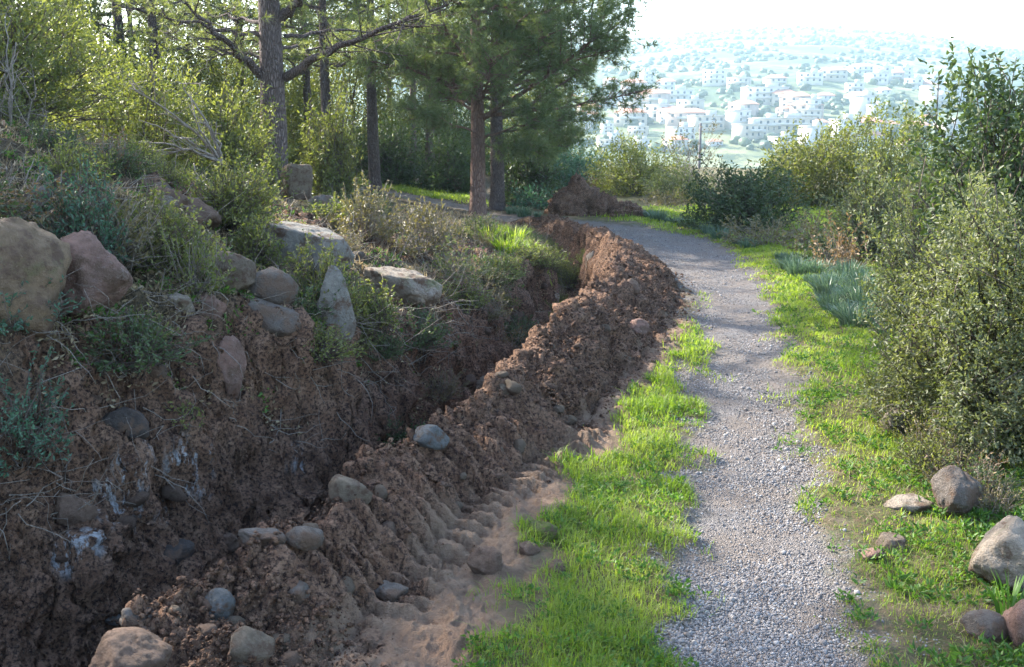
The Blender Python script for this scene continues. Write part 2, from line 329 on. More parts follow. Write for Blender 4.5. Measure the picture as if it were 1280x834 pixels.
# ------------------------------------------------------------------ ground material (one for all the earth sheets)
def groundmat():
    m, n = newmat('earth'); b = NB(n); pos = b('ShaderNodeNewGeometry').outputs['Position']
    a = {k: b.attr(k) for k in ('soil', 'path', 'sand', 'grass', 'chalk', 'far')}
    n1 = b.noise(1.7, 6, .6, pos); n2_ = b.noise(9, 6, .65, pos); n3_ = b.noise(45, 5, .7, pos); n4 = b.noise(160, 3, .6, pos)
    soilc = b.mix(b.ramp(n1, .35, .65), (.205, .114, .070), (.105, .060, .039)); soilc = b.mix(b.ramp(n2_, .4, .66), soilc, (.26, .16, .105))
    soilc = b.mix(b.ramp(n3_, .45, .60), soilc, (.035, .021, .017)); soilc = b.mix(b.ramp(n4, .62, .72), soilc, (.30, .22, .17))
    lit = b.mix(b.ramp(n2_, .35, .65), (.075, .058, .036), (.14, .105, .062)); lit = b.mix(b.ramp(n3_, .45, .6), lit, (.035, .03, .02)); lit = b.mix(b.ramp(n4, .6, .7), lit, (.24, .18, .11))
    gr = b.mix(b.ramp(n2_, .35, .65), (.050, .070, .022), (.10, .11, .04)); gr = b.mix(b.ramp(n3_, .42, .6), gr, (.12, .085, .05)); gr = b.mix(b.ramp(n1, .52, .64), gr, (.17, .125, .08))
    c = b.mix(a['grass'], lit, gr)
    vo = b('ShaderNodeTexVoronoi'); vo.inputs['Scale'].default_value = 55; b.link(pos, vo.inputs[0])
    vs = b('ShaderNodeTexVoronoi'); vs.inputs['Scale'].default_value = 110; b.link(pos, vs.inputs[0])
    sx = b('ShaderNodeSeparateColor'); b.link(vo.outputs['Color'], sx.inputs[0]); sy = b('ShaderNodeSeparateColor'); b.link(vs.outputs['Color'], sy.inputs[0])
    pa = b.mix(sx.outputs[0], (.10, .09, .085), (.27, .25, .24)); pb = b.mix(sy.outputs[0], (.09, .085, .085), (.34, .32, .31)); pp = b.mix(.5, pa, pb)
    pp = b.mix(b.ramp(n1, .38, .54), pp, b.mix(.45, pp, (.20, .155, .12))); c = b.mix(a['path'], c, pp)
    sa = b.mix(b.ramp(n2_, .35, .65), (.25, .178, .125), (.16, .108, .075)); sa = b.mix(b.ramp(n3_, .55, .7), sa, (.15, .095, .065)); sa = b.mix(b.ramp(n1, .5, .7), sa, (.19, .12, .08))
    c = b.mix(a['sand'], c, sa); c = b.mix(a['soil'], c, soilc)
    cm = b('ShaderNodeMapping'); cm.inputs['Scale'].default_value = (1, 1, .35); b.link(pos, cm.inputs[0]); ch = b.math('MULTIPLY', a['chalk'], b.ramp(b.noise(9, 7, .75, cm.outputs[0]), .53, .58)); c = b.mix(ch, c, b.mix(b.ramp(n3_, .4, .6), (.40, .41, .42), (.22, .22, .22)))
    fn = b.noise(.012, 8, .65, pos); fn2 = b.noise(.05, 6, .7, pos); fc = b.mix(b.ramp(fn, .42, .58), (.045, .07, .03), (.15, .16, .08)); fc = b.mix(b.ramp(fn2, .5, .6), fc, (.035, .055, .03)); c = b.mix(a['far'], c, fc)
    p = b('ShaderNodeBsdfPrincipled'); p.inputs['Roughness'].default_value = .92; p.inputs['Specular IOR Level'].default_value = .15; b.link(c, p.inputs['Base Color'])
    pv = b.math('MULTIPLY', b.math('SUBTRACT', 1.0, vs.outputs['Distance']), b.math('MULTIPLY', a['path'], .5))
    hh = b.math('ADD', b.math('ADD', n2_, b.math('MULTIPLY', n3_, .6)), b.math('MULTIPLY', n4, .25)); hh = b.math('ADD', hh, pv)
    bp = b.bump(hh, .06, 1); b.link(bp.outputs[0], p.inputs['Normal'])
    o = b('ShaderNodeOutputMaterial'); b.link(p.outputs[0], o.inputs[0]); return m
EARTH = groundmat()

# ------------------------------------------------------------------ the earth sheet, cut into ground, path, ridge, hill
def build_earth():
    yr = np.concatenate([np.linspace(-60, -4, 12), np.linspace(-3, 1.9, 40), np.geomspace(2.0, 40, 880), np.geomspace(41, 3200, 230)])
    t = np.linspace(-1, 1, 1050); g = np.sign(t) * np.where(np.abs(t) < .86, np.abs(t), .86 + (np.exp((np.abs(t) - .86) * 26) - 1) / 26)
    wY = 1.6 + .62 * np.maximum(yr, 0); wY = np.where(yr > 100, 63 + (yr - 100) * .62, wY)
    X = g[None] * wY[:, None] / .86; Yg = np.repeat(yr[:, None], len(t), 1)
    x = X.ravel(); y = Yg.ravel(); z = height(x, y)
    yc = np.clip(y, -2, 26); foot = FOOT(yc); top = TOP(yc)
    soil = sm(.15, -.15, x - foot + .22 * fbm(x * 3, y * 3, 4, 31)) * ridge_amt(y) * sm(-.35, .1, x - top + .3 * fbm(x * 2, y * 2, 3, 33))
    # bare red earth patches up on the bank
    for (bx, by, br) in BARE: soil = np.maximum(soil, sm(1.1, .6, np.hypot((x - bx) / br, (y - by) / (br * 1.3)) + .4 * fbm(x * 2, y * 2, 3, 37)))
    pd_ = pathd(x, y); path = sm(.16, -.16, pd_ + .15 * fbm(x * 1.7, y * 1.7, 4, 35) + .1 * n2(x * 9, y * 9, 36)) 
    sand = sm(.10, -.12, x - GL(yc) + .13 * fbm(x * 2, y * 2, 4, 38)) * sm(13, 11, y) * (x > foot - .35)
    trk = sm(-.5, -.36, x - foot) * sm(.3, .1, x - foot) * sm(7.4, 6.8, y) * sm(3.9, 4.3, y)
    grass = sm(-.05, .15, x - foot) + (y > 22) * sm(2.0, 0, np.abs(x + 3 - (y - 30) * 0)) * 0
    for (bx, by, br) in GREEN: grass = np.maximum(grass, sm(1.2, .7, np.hypot((x - bx) / br, (y - by) / (br * 1.2)) + .3 * fbm(x * 2, y * 2, 3, 39)))
    chalk = np.zeros(x.shape)
    for (bx, by, bz, br) in CHALK: chalk = np.maximum(chalk, sm(1.0, .5, np.sqrt((x - bx) ** 2 + (y - by) ** 2 + (z - bz) ** 2) / br + .25 * fbm(x * 6, y * 6, 2, 44)))
    far = sm(60, 120, y)
    at_ = dict(soil=soil, path=path, sand=sand, grass=grass, chalk=chalk, far=far)
    # clods and hollows of the dug earth, pushed out along the surface normal
    G = np.stack([X, Yg, z.reshape(X.shape)], -1); du = np.gradient(G, axis=1); dv = np.gradient(G, axis=0)
    N = unit(np.cross(du, dv)).reshape(-1, 3); V = G.reshape(-1, 3).copy(); chk = np.maximum(soil * (1 - trk), .2 * sand); chk = np.maximum(chk, .22 * trk) * sm(34, 24, y) * (y > -3)
    mk = chk > .02; P = V[mk]; yy = P[:, 1]; wall = sm(-.1, .25, (FOOT(np.clip(yy, -2, 26)) - CW(np.clip(yy, -2, 26)) - TL(np.clip(yy, -2, 26))) - P[:, 0])
    rid = lambda f, sd_: 1 - 2.2 * np.abs(n3(P * f, sd_))
    wp = P + .12 * np.stack([n3(P * 3, 81), n3(P * 3, 82), n3(P * 3, 83)], 1)
    d = .06 * n3(wp * 2.6, 84) * (1 + wall) + .034 * (1 - 2.2 * np.abs(n3(wp * 5.5, 85))) - .030 * (1 - 2.2 * np.abs(n3(wp * 11, 86)))
    d = d - .022 * (1 - 2.2 * np.abs(n3(P * 24, 87))) + .018 * n3(P * 44, 88) + .013 * n3(P * 88, 90) - .012 * (1 - 2.2 * np.abs(n3(P * 50, 91)))
    d = d + wall * .07 * (1 - 2.2 * np.abs(n3(wp * np.array([1.6, 1.6, 2.6]), 89))) ** 3
    V[mk] += N[mk] * (d * chk[mk])[:, None]
    global LOOK; LOOK = (yr, wY, V[:, 2].reshape(X.shape), t, g)
    nr, ncc = X.shape
    i = (np.arange(nr - 1)[:, None] * ncc + np.arange(ncc - 1)[None]).ravel(); Q = np.stack([i, i + 1, i + ncc + 1, i + ncc], 1)
    fx = x[i]; fy = y[i]; cr = foot[i] - CW(np.clip(fy, -2, 26))
    hillm = fy > 430
    pm = (pd_[i] + .15 * fbm(fx * 1.7, fy * 1.7, 4, 35) < 0) & (fx > foot[i] - .02)
    rm = (~pm) & (fy < 25.5) & (fy > -4) & (fx < foot[i]) & (fx > cr - TR(np.clip(fy, -2, 26)) * .8)
    for nm, mk, in (('gravel_path', pm), ('far_hill', hillm), ('spoil_ridge', rm), ('ground', ~(pm | rm | hillm))):
        q = Q[mk]; us, inv = np.unique(q, return_inverse=True)
        o = mesh_np(nm, V[us], [inv.reshape(-1, 4)], EARTH, None, True, {k: a[us] for k, a in at_.items()}); o['kind'] = 'structure'
BARE = [(-2.0, 12.0, 1.3), (-.9, 13.5, .8), (-3.2, 9.0, .7), (.3, 22.2, .7)]
def bare(x, y):
    m_ = 0
    for (bx, by, br) in BARE: m_ = np.maximum(m_, sm(1.2, .7, np.hypot((x - bx) / br, (y - by) / (br * 1.3)) + .4 * fbm(x * 2, y * 2, 3, 37)))
    return m_
GREEN = [(.0, 19.5, .9), (-5.5, 33.5, 3.2), (-2.5, 31, 1.8), (.6, 15.6, .6), (5.2, 27, 2.8)]
def onz(u, v): p = on(u, v); return p
CHALK = [(*on(145, 640), .24), (*on(240, 595), .24), (*on(205, 630), .16), (*on(85, 700), .14), (*on(365, 575), .12), (*on(150, 600), .14)]
build_earth()

# ------------------------------------------------------------------ rocks
import bmesh
def _ico(k):
    bm = bmesh.new(); bmesh.ops.create_icosphere(bm, subdivisions=k, radius=1); bm.verts.ensure_lookup_table()
    V = np.array([v.co[:] for v in bm.verts]); T = np.array([[v.index for v in f.verts] for f in bm.faces]); bm.free(); return V, T
ICO = {k: _ico(k) for k in (1, 2, 3, 4, 5)}
def rock_verts(seed, dims, facets=14, rough=.05, k=4, flat_top=False, boxy=False):
    rs = np.random.default_rng(seed); D, T = ICO[k]
    Nn = unit(rs.normal(size=(facets, 3))); hh = rs.uniform(.72, 1.0, facets)
    if flat_top: Nn[0] = unit(np.array([.15, -.1, 1.])); hh[0] = .6
    if boxy: Nn = np.vstack([np.eye(3), -np.eye(3), Nn[:3]]) + rs.normal(size=(9, 3)) * .08; Nn = unit(Nn); hh = np.array([.78] * 6 + [1.02] * 3)
    dt = D @ Nn.T; r = np.where(dt > .05, hh / np.maximum(dt, .05), 9); pw = -34 if facets < 12 else -16
    r = np.minimum(1.25, (np.sum(np.maximum(r, .01) ** pw, 1)) ** (1 / pw))
    V = D * r[:, None]; V += D * (rough * 1.5 * n3(V * 2.2 + seed, 3) + rough * .9 * n3(V * 5 + seed, 4) + rough * .5 * (1 - 2 * np.abs(n3(V * 9 + seed, 5))) + rough * .25 * n3(V * 24 + seed, 6))[:, None]
    if k > 3: V -= D * (.05 * sm(.12, .0, np.abs(n3(V * 1.6 + seed * 2, 9))))[:, None]
    return V * np.asarray(dims) , T
def project(p):
    cp, sp = math.cos(R(PITCH)), math.sin(R(PITCH)); x, y, z = p[0], p[1], p[2] - CAMZ
    dz = y * cp - z * sp; uy = y * sp + z * cp; return 640 + F * x / dz, 417 - F * uy / dz, dz
RM = dict(
    tan=rockmat('tan_boulder', (.27, .185, .11), (.19, .13, .085), (.16, .15, .07), .34, .1),
    pink=rockmat('reddish_boulder', (.29, .17, .13), (.17, .115, .095), (.42, .38, .35), .32, .2),
    pale=rockmat('pale_rock', (.34, .285, .225), (.23, .19, .15), (.15, .15, .08), .4, .2),
    slab=rockmat('grey_slab_rock', (.30, .275, .235), (.20, .185, .16), (.16, .16, .09), .3, .1),
    grey=rockmat('grey_rock', (.16, .135, .115), (.10, .085, .075), (.12, .08, .055), .45, .3),
    dark=rockmat('dark_rock', (.085, .07, .062), (.05, .043, .04), None, .4, .2),
    blue=rockmat('blue_grey_stone', (.18, .185, .18), (.125, .13, .13), None, .4, .25, 9),
    brown=rockmat('soil_stained_stone', (.23, .15, .105), (.15, .10, .075), None, .4, .4, 6),
    ston=rockmat('tan_field_stone', (.25, .195, .14), (.17, .13, .095), None, .4, .2, 7),
    moss=rockmat('mossy_stone', (.19, .16, .11), (.13, .12, .08), (.10, .13, .03), .6, .1, 7))
def rock(name, label, box, mat, cat='rock', facets=14, rough=.05, seed=1, rot=0, tilt=0, flat=False, Y=None, deep=1.0, group=None, k=4, sink=1.15, boxy=False):
    u0, v0, u1, v1 = box; uc = (u0 + u1) / 2; p = on(uc, v1 - 2) if Y is None else at(uc, v1, Y=Y)
    Y_ = p[1]; dist = project(p)[2]; W = (u1 - u0) / F * dist / 2; H = (v1 - v0) / F * dist / 2
    b = (W + H) / 2 * deep; c = at(uc, (v0 + v1) / 2, Y=Y_ + b * .6)
    if cat == 'stone': W *= .92; H *= .95; c = (c[0], c[1], c[2] - H * .22)
    V, T = rock_verts(seed, (W * 1.08, b, H * sink), facets, rough, k, flat, boxy)
    M = Matrix.Rotation(rot, 3, 'Z') @ Matrix.Rotation(tilt, 3, 'Y'); V = V @ np.array(M).T
    o = mesh_np(name, V, [T], RM[mat], None, True); o.location = c; tag(o, label, cat, group); return o
B = 'boulder'
rock(B, 'huge tan boulder with green moss at the far left edge of the bank', (-95, 278, 76, 415), 'tan', 'boulder', 18, .05, 3, k=5)
rock(B, 'angular reddish boulder beside the huge tan one on the left bank', (66, 308, 150, 394), 'pink', 'boulder', 9, .05, 17, .4, .35, k=5)
rock('rock', 'pale square block standing at the right of the nearest pine trunk', (352, 206, 390, 250), 'ston', 'rock', 7, .03, 8, .35, .04, Y=15.7, boxy=True, sink=1.2)
rock(B, 'broad flat-topped pale slab in the middle of the bank', (338, 276, 432, 338), 'slab', 'boulder', 8, .03, 12, .2, .1, flat=True, k=5)
rock(B, 'tan overhanging rock lying under the yellow-green bush', (252, 320, 322, 366), 'ston', 'boulder', 10, .04, 15, .1, -.15, k=5)
rock('rock', 'bluish grey rock wedged under the tan overhanging one', (300, 342, 362, 384), 'grey', 'rock', 8, .04, 22, .5)
rock(B, 'rounded pale grey boulder alone above the trench wall, soil on its flank', (462, 331, 540, 380), 'pale', 'boulder', 16, .05, 31, 0, .1, flat=True, k=5)
rock('stone_slab', 'upright narrow grey stone slab on the trench rim', (402, 346, 438, 420), 'slab', 'rock', 7, .02, 44, .2, -.12, deep=.5)
rock('rock', 'flat grey rock sloping down to the trench rim', (290, 372, 368, 412), 'grey', 'rock', 7, .03, 52, .2, .3, flat=True)
rock('rock', 'small rounded pink rock above the trench wall', (238, 370, 276, 400), 'pink', 'rock', 14, .05, 61)
rock('rock', 'small pale rock left of the rounded pink one', (214, 368, 240, 392), 'pale', 'rock', 10, .05, 62)
rock('rock', 'low brownish rock right of the rounded pink one', (272, 382, 302, 404), 'brown', 'rock', 10, .05, 63)
rock('rock', 'red-brown soil-covered rock between bushes left of the pine', (222, 250, 268, 286), 'brown', 'rock', 14, .07, 64)
rock('rock', 'brown soil-covered rock under the leaning dead branches', (182, 236, 228, 262), 'brown', 'rock', 12, .07, 65)
rock('rock', 'grey stone at the upper left among dry stems', (36, 236, 66, 262), 'grey', 'rock', 12, .05, 66)
rock('rock', 'small grey rock right of the square block by the pine', (388, 248, 420, 268), 'grey', 'rock', 12, .05, 67)
rock('rock', 'small tan stone just under the square block', (376, 242, 392, 258), 'ston', 'rock', 12, .05, 68)
rock('rock', 'pale rock on the red slope below the dry grey shrub', (515, 258, 536, 280), 'pale', 'rock', 9, .05, 69)
rock('rock', 'pale narrow stone in the red slope right of centre bank', (512, 296, 534, 316), 'pale', 'rock', 8, .05, 70)
rock('rock', 'small tan rock behind the two pine trunks', (624, 238, 642, 254), 'ston', 'rock', 10, .05, 71)
rock('rock', 'long pink rock buried upright in the trench wall', (272, 432, 306, 500), 'pink', 'rock', 9, .04, 72, deep=.6)
rock('rock', 'dark rock sticking out of the left trench wall', (132, 518, 178, 556), 'dark', 'rock', 9, .05, 73)
rock('rock', 'grey stone in the trench wall near the left edge', (20, 530, 46, 552), 'grey', 'rock', 9, .05, 74)
rock('rock', 'small grey stone high on the trench wall under the bushes', (184, 452, 206, 474), 'grey', 'rock', 9, .05, 75)
rock('rock', 'brown rock bulging from the trench wall above the pale stains', (66, 622, 112, 662), 'brown', 'rock', 12, .05, 76)
rock('stone', 'dark round stone at the bottom of the near trench', (192, 668, 238, 712), 'dark', 'stone', 16, .05, 80)
rock('stone', 'round brown stone sitting on the ridge crest', (412, 592, 460, 631), 'ston', 'stone', 18, .03, 81, .3)
rock('stone', 'blue-grey pointed stone on the ridge crest, farther up', (514, 533, 558, 559), 'blue', 'stone', 8, .03, 82, .2)
rock('stone', 'large oval tan stone at the bottom edge on the ridge', (285, 782, 343, 829), 'ston', 'stone', 20, .03, 83, -.3)
rock('stone', 'blue-grey stone half buried in the near ridge', (256, 738, 291, 776), 'blue', 'stone', 12, .04, 84)
rock(B, 'broad flat brown boulder at the bottom left corner of the ridge', (108, 800, 205, 858), 'brown', 'boulder', 14, .04, 85, k=5)
rock('stone', 'small tan stone behind the broad flat brown boulder', (160, 786, 194, 812), 'brown', 'stone', 12, .04, 86)
rock('stone', 'grey-brown stone in the trench mouth at lower left', (148, 756, 188, 790), 'grey', 'stone', 12, .05, 87)
rock('stone', 'tiny blue stone in the trench mouth at lower left', (130, 765, 150, 780), 'blue', 'stone', 9, .04, 88)
rock('stone', 'flat pale stone in the ridge behind the dark round stone', (302, 656, 352, 682), 'grey', 'stone', 9, .05, 89, flat=True)
rock('stone', 'rounded grey-brown stone next to the dark round one', (255, 660, 300, 690), 'brown', 'stone', 12, .05, 90)
rock('stone', 'pale angular stone on the ridge left of the brown round stone', (362, 655, 400, 684), 'grey', 'stone', 9, .05, 91)
rock('stone', 'grey stone on the near ridge slope', (358, 728, 386, 752), 'grey', 'stone', 9, .05, 92)
rock('stone', 'purple-grey flat stone beside the tread marks', (464, 726, 508, 750), 'grey', 'stone', 9, .04, 93, flat=True)
rock('stone', 'mossy stone at the edge of the grass verge', (656, 651, 697, 676), 'moss', 'stone', 14, .05, 94)
rock('stone', 'brown clod of earth just below the mossy stone', (647, 676, 672, 694), 'brown', 'stone', 12, .08, 95)
rock('stone', 'reddish pointed clod in the grass verge', (683, 699, 705, 720), 'brown', 'stone', 8, .07, 96)
rock('stone', 'angular grey clod on the sandy track strip', (588, 686, 626, 720), 'brown', 'stone', 7, .06, 97)
rock('stone', 'pale grey rock in the middle of the ridge crest', (580, 466, 622, 492), 'ston', 'stone', 9, .06, 98, flat=True)
rock('stone', 'small pale stone beside the pale grey crest rock', (616, 478, 642, 494), 'ston', 'stone', 9, .06, 99)
rock('stone', 'upright pale stone on the far ridge slope', (732, 314, 745, 332), 'pale', 'stone', 8, .04, 100, .3, .4)
rock('stone', 'brown stone on the far ridge above the gravel', (778, 350, 800, 366), 'brown', 'stone', 9, .05, 101)
rock('stone', 'reddish stone on the outer foot of the far ridge', (786, 400, 812, 420), 'pink', 'stone', 9, .05, 102)
rock('stone', 'pale stone on the inner wall of the far trench', (684, 366, 700, 382), 'pale', 'stone', 9, .05, 103)
rock('stone', 'grey stone low in the far trench wall', (628, 428, 650, 444), 'grey', 'stone', 9, .05, 104)
# right side
rock('rock', 'sunlit pale rock under the left skirt of the big right shrub', (1106, 510, 1140, 548), 'pale', 'rock', 12, .05, 110)
rock('rock', 'dark rock behind the grey boulder under the big right shrub', (1166, 568, 1212, 600), 'dark', 'rock', 12, .05, 111)
rock(B, 'rounded grey boulder under the big right shrub', (1170, 593, 1226, 650), 'grey', 'boulder', 18, .04, 112, .3, k=5)
rock(B, 'large pale rounded boulder at the right edge', (1222, 650, 1312, 746), 'pale', 'boulder', 20, .04, 113, k=5)
rock('rock', 'small grey stone at the lower right in the weeds', (1208, 770, 1254, 802), 'grey', 'rock', 9, .04, 114)
rock('rock', 'rust-brown stone at the bottom right corner', (1256, 752, 1300, 812), 'pink', 'rock', 12, .05, 115)
rock('rock', 'low flat pale stone in the right verge', (1112, 620, 1166, 642), 'pale', 'rock', 12, .05, 116, flat=True)
rock('rock', 'dusty pale stone in the right verge, nearer than the flat one', (1098, 668, 1132, 690), 'ston', 'rock', 10, .05, 117, flat=True)
rock('rock', 'small pinkish stone at the gravel edge on the right', (1076, 688, 1104, 704), 'pink', 'rock', 9, .05, 118)
# loose stones that nothing tells apart
rsx = np.random.default_rng(5)
def loose(n, lab, grp, f, mats, s0, s1, name='stone'):
    vs = [(rock_verts(300 + k, (1, .85, .7), 9, .08, 3)) for k in range(4)]; mes = []
    for k, (V, T) in enumerate(vs): 
        for mt in mats:
            V2 = V; me_o = mesh_np(name, V2, [T], RM[mt], None, True); mes.append(me_o)
    for i in range(n):
        x, y = f(rsx); z = hz(x, y); s = rsx.uniform(s0, s1) * (rsx.random() ** .6 + .4)
        b = mes[rsx.integers(len(mes))]; o = b if i < len(mes) else b.copy()
        if i < len(mes): o = mes[i]
        else: COL.objects.link(o)
        o.location = (x, y, z + s * .15); o.scale = (s, s, s); o.rotation_euler = (rsx.uniform(-.5, .5), rsx.uniform(-.5, .5), rsx.uniform(0, 6.3)); tag(o, lab, 'stone', grp)
def onridge(rs): y = 3.4 * math.exp(rs.random() * 1.85); return float(FOOT(y) - rs.uniform(.05, 1.0) * CW(y)), y
def inwall(rs): y = 4.2 * math.exp(rs.random() * 1.3); c = FOOT(y) - CW(y) - TL(y); return float(c + (TOP(y) - c) * rs.uniform(0, .95)), y
def bank(rs): y = rs.uniform(6.5, 17); return float(TOP(y) - rs.uniform(.1, 3.0)), y
loose(70, 'small soil-stained stone lying loose on the spoil ridge', 'loose stones on the spoil ridge', onridge, ['brown', 'ston'], .022, .05)
loose(34, 'small stone stuck in the dug trench wall', 'stones in the trench wall', inwall, ['brown'], .025, .06)
loose(28, 'small stone lying in the dry litter of the bank', 'stones on the bank', bank, ['pale', 'brown', 'grey'], .04, .11)

# ------------------------------------------------------------------ foliage
WOOD = barkmat('shrub_wood', (.16, .13, .11), (.10, .08, .065), 20, .004)
DRY = barkmat('dry_wood', (.30, .26, .22), (.19, .16, .13), 24, .003)
PBARK = barkmat('pine_bark', (.20, .155, .14), (.12, .092, .085), 11, .035)
RBARK = barkmat('red_pine_bark', (.27, .165, .125), (.15, .105, .09), 9, .03)
LM = dict(
    mastic=leafmat('mastic_leaves', [(.065, .082, .03), (.115, .13, .048), (.20, .205, .085)], .42),
    bright=leafmat('yellow_green_leaves', [(.07, .085, .03), (.125, .14, .048), (.24, .235, .095)], .40),
    dark=leafmat('dark_green_leaves', [(.03, .05, .022), (.052, .08, .034), (.10, .13, .06)], .3),
    teal=leafmat('blue_green_leaves', [(.03, .07, .045), (.055, .11, .07), (.10, .17, .11)], .3, tcol=(1.2, 1.6, .9)),
    olive=leafmat('grey_olive_leaves', [(.075, .09, .045), (.12, .135, .07), (.21, .215, .13)], .38, .5, .3),
    heath=leafmat('heath_leaves', [(.085, .075, .045), (.12, .10, .06), (.17, .145, .085)], .3),
    rust=leafmat('dry_brown_leaves', [(.13, .08, .045), (.19, .13, .07), (.26, .19, .10)], .3, tcol=(1.3, 1.1, .6)),
    pine=leafmat('pine_needles', [(.085, .11, .062), (.12, .15, .08), (.18, .205, .11)], .46, .5, .3),
    pale=leafmat('pale_pine_needles', [(.10, .115, .06), (.15, .165, .08), (.21, .22, .11)], .45),
    asph=leafmat('strap_leaves', [(.045, .085, .052), (.075, .125, .08), (.14, .19, .13)], .3, .4, .5, tcol=(1.2, 1.3, .9)),
    grass=leafmat('grass_blades', [(.065, .115, .016), (.13, .195, .024), (.27, .31, .07)], .5, .5, .3),
    dryg=leafmat('dry_grass_blades', [(.16, .12, .07), (.25, .20, .12), (.36, .30, .19)], .35, tcol=(1.2, 1.1, .8)),
    weed=leafmat('weed_leaves', [(.035, .085, .018), (.06, .13, .025), (.11, .19, .04)], .4))
def shrub(name, label, cat, W, H, loc, kind='mastic', seed=1, L=.05, aspect=.42, cover=3.6, lumps=2.2, gap=.2, stems=8, base=.03, group=None, thin=0, upw=.3, Dp=None, shoots=.015, twigs=500, wood=None):
    rs = np.random.default_rng(seed); root = empty(name, loc, 0); tag(root, label, cat, group)
    Dp = Dp or W; rad = np.array([W / 2, Dp / 2, H * (1 - base) * .92]); cen = np.array([0, 0, H * base])
    nl = int(cover * (W * H * .95) / (L * L * aspect * .5)); per = 9; nt_ = int(nl / per)
    def crown(n, lo=.5):
        d = unit(rs.normal(size=(n * 2, 3))); d[:, 2] = np.abs(d[:, 2]) - .08; rr = .93 * np.sum(np.abs(d) ** 3, 1) ** (-1 / 3) * (1 + .46 * n3(d * lumps + seed * 1.7, 7) + .16 * n3(d * lumps * 2.7 + seed, 8))
        r = (lo ** 3 + (1 - lo ** 3) * rs.random(n * 2)) ** (1 / 3) * rr; p = d * r[:, None]
        g = n3(p * 3.1 + seed * 3, 9); keep = g > -1 + gap * 5.5 * rs.random(n * 2); p = p[keep][:n]; d = d[keep][:n]
        return cen + p * rad, d
    P, d = crown(nt_, .35); ex = rs.random(len(P)) < shoots; P[ex] = cen + (P[ex] - cen) * rs.uniform(1.03, 1.22, (ex.sum(), 1)); rad_d = unit(d * rad / rad.max() + np.array([0, 0, upw]) + rs.normal(size=d.shape) * .35)
    tl = L * 4.5; k = np.tile(np.arange(per), len(P)); PP = np.repeat(P, per, 0) + np.repeat(rad_d, per, 0) * ((k / per - .5) * tl)[:, None]
    DD = np.repeat(rad_d, per, 0) * .55 + rs.normal(size=PP.shape) * .75
    ok = PP[:, 2] > .02; PP = PP[ok]; DD = DD[ok]
    clump = np.clip(.5 + .55 * n3(PP / max(.12, H * .12) + seed, 12), 0, 1); rv = np.clip(.55 * clump + .45 * rs.random(len(PP)), 0, 1)
    leaves(PP, DD, L * rs.uniform(.6, 1.25, len(PP)), L * aspect, rs, 'foliage', LM[kind], root, rnd=rv)
    ac = Acc(); tips, _ = crown(stems * 4, .6)
    for i in range(stems * 4):
        b = np.array([rs.normal() * W * .05, rs.normal() * W * .05, -.05]); tp = tips[i % len(tips)]; mid = b * .4 + tp * .45 + rs.normal(size=3) * H * .05; mid[2] += H * .05
        t = np.linspace(0, 1, 8)[:, None]; pts = (1 - t) ** 2 * b + 2 * t * (1 - t) * mid + t * t * tp; pts[1:-1] += rs.normal(size=(6, 3)) * H * .015
        r0 = min(.035, H * (.012 if i < stems else .006)); tube(ac, pts, np.linspace(r0, r0 * .25, 8), 5)
    n_t = min(twigs, len(P)); ix = rs.choice(len(P), n_t, False)
    for i in ix:
        a = P[i] + rad_d[i] * tl * .5; c = P[i] - rad_d[i] * tl * .9 + (cen - P[i]) * .12; tube(ac, [a, (a + c) / 2 + rs.normal(size=3) * tl * .06, c], [.0015 + H * .0006, .002 + H * .001, .003 + H * .0015], 3)
    ac.build('stems', wood or WOOD, root); return root
def sh(label, box, kind, seed, L=None, Y=None, name='shrub', cat='shrub', **k):
    u0, v0, u1, v1 = box; uc = (u0 + u1) / 2; p = on(uc, v1) if Y is None else (*at(uc, v1, Y=Y)[:2], 0)
    p = (p[0], p[1], hz(p[0], p[1])); dist = p[1] / math.cos(R(PITCH)); W = (u1 - u0) / F * dist; Yt = p[1]; top = at(uc, v0, Y=Yt)[2]; H = max(.15, top - p[2])
    L = L or float(np.clip(.0047 * dist, .036, .13)); return shrub(name, label, cat, W * .98, H * .95, p, kind, seed, L, **k)
# right of the path, near to far
sh('tall olive-leaved shrub filling the right edge, nearest to the camera', (1082, 150, 1460, 622), 'olive', 201, .04, 6.9, cover=7, lumps=2.4, gap=.2, shoots=.006, upw=.1, stems=14, base=.03, twigs=1200, Dp=2.0)
sh('pale sunlit bush behind the left shoulder of the big right shrub', (1100, 190, 1215, 410), 'olive', 202, None, 11.5, cover=3.4, gap=.2)
sh('round pale-green bush above the dry tussocks', (1030, 200, 1135, 335), 'olive', 203, None, 16.5, cover=3.6)
sh('large dark rounded shrub where the grass verge narrows', (866, 186, 995, 296), 'dark', 204, None, 22.5, cover=5, lumps=1.6, gap=.05, base=.02)
sh('wide yellow-green thicket behind the dark rounded shrub', (930, 140, 1080, 285), 'bright', 205, None, 30, cover=4.5, lumps=2.4)
sh('wide grey-green thicket right of the yellow-green one', (1035, 132, 1200, 300), 'mastic', 206, None, 28, cover=4.5, lumps=2.4)
sh('dusky thicket showing behind the big right shrub', (1160, 150, 1330, 330), 'mastic', 207, None, 22, cover=4.5)
sh('bright leafy bush left of the leaning bare shrub, far side of the bend', (738, 164, 850, 256), 'bright', 208, None, 36, cover=4)
sh('blue-green bush at the far end under the pine crown', (664, 180, 752, 250), 'teal', 209, None, 40, cover=5)
sh('grey bush behind the bend, between bright bush and dark shrub', (806, 205, 892, 262), 'olive', 210, None, 33, cover=3)
sh('brownish leafless bush in front of the wide thicket', (905, 262, 1010, 312), 'heath', 211, None, 19.5, cover=1.6, wood=DRY, twigs=1200)
sh('grey dry bush between dark shrub and pale round bush', (985, 250, 1050, 322), 'heath', 212, None, 17.8, cover=1.3, wood=DRY, twigs=1400)
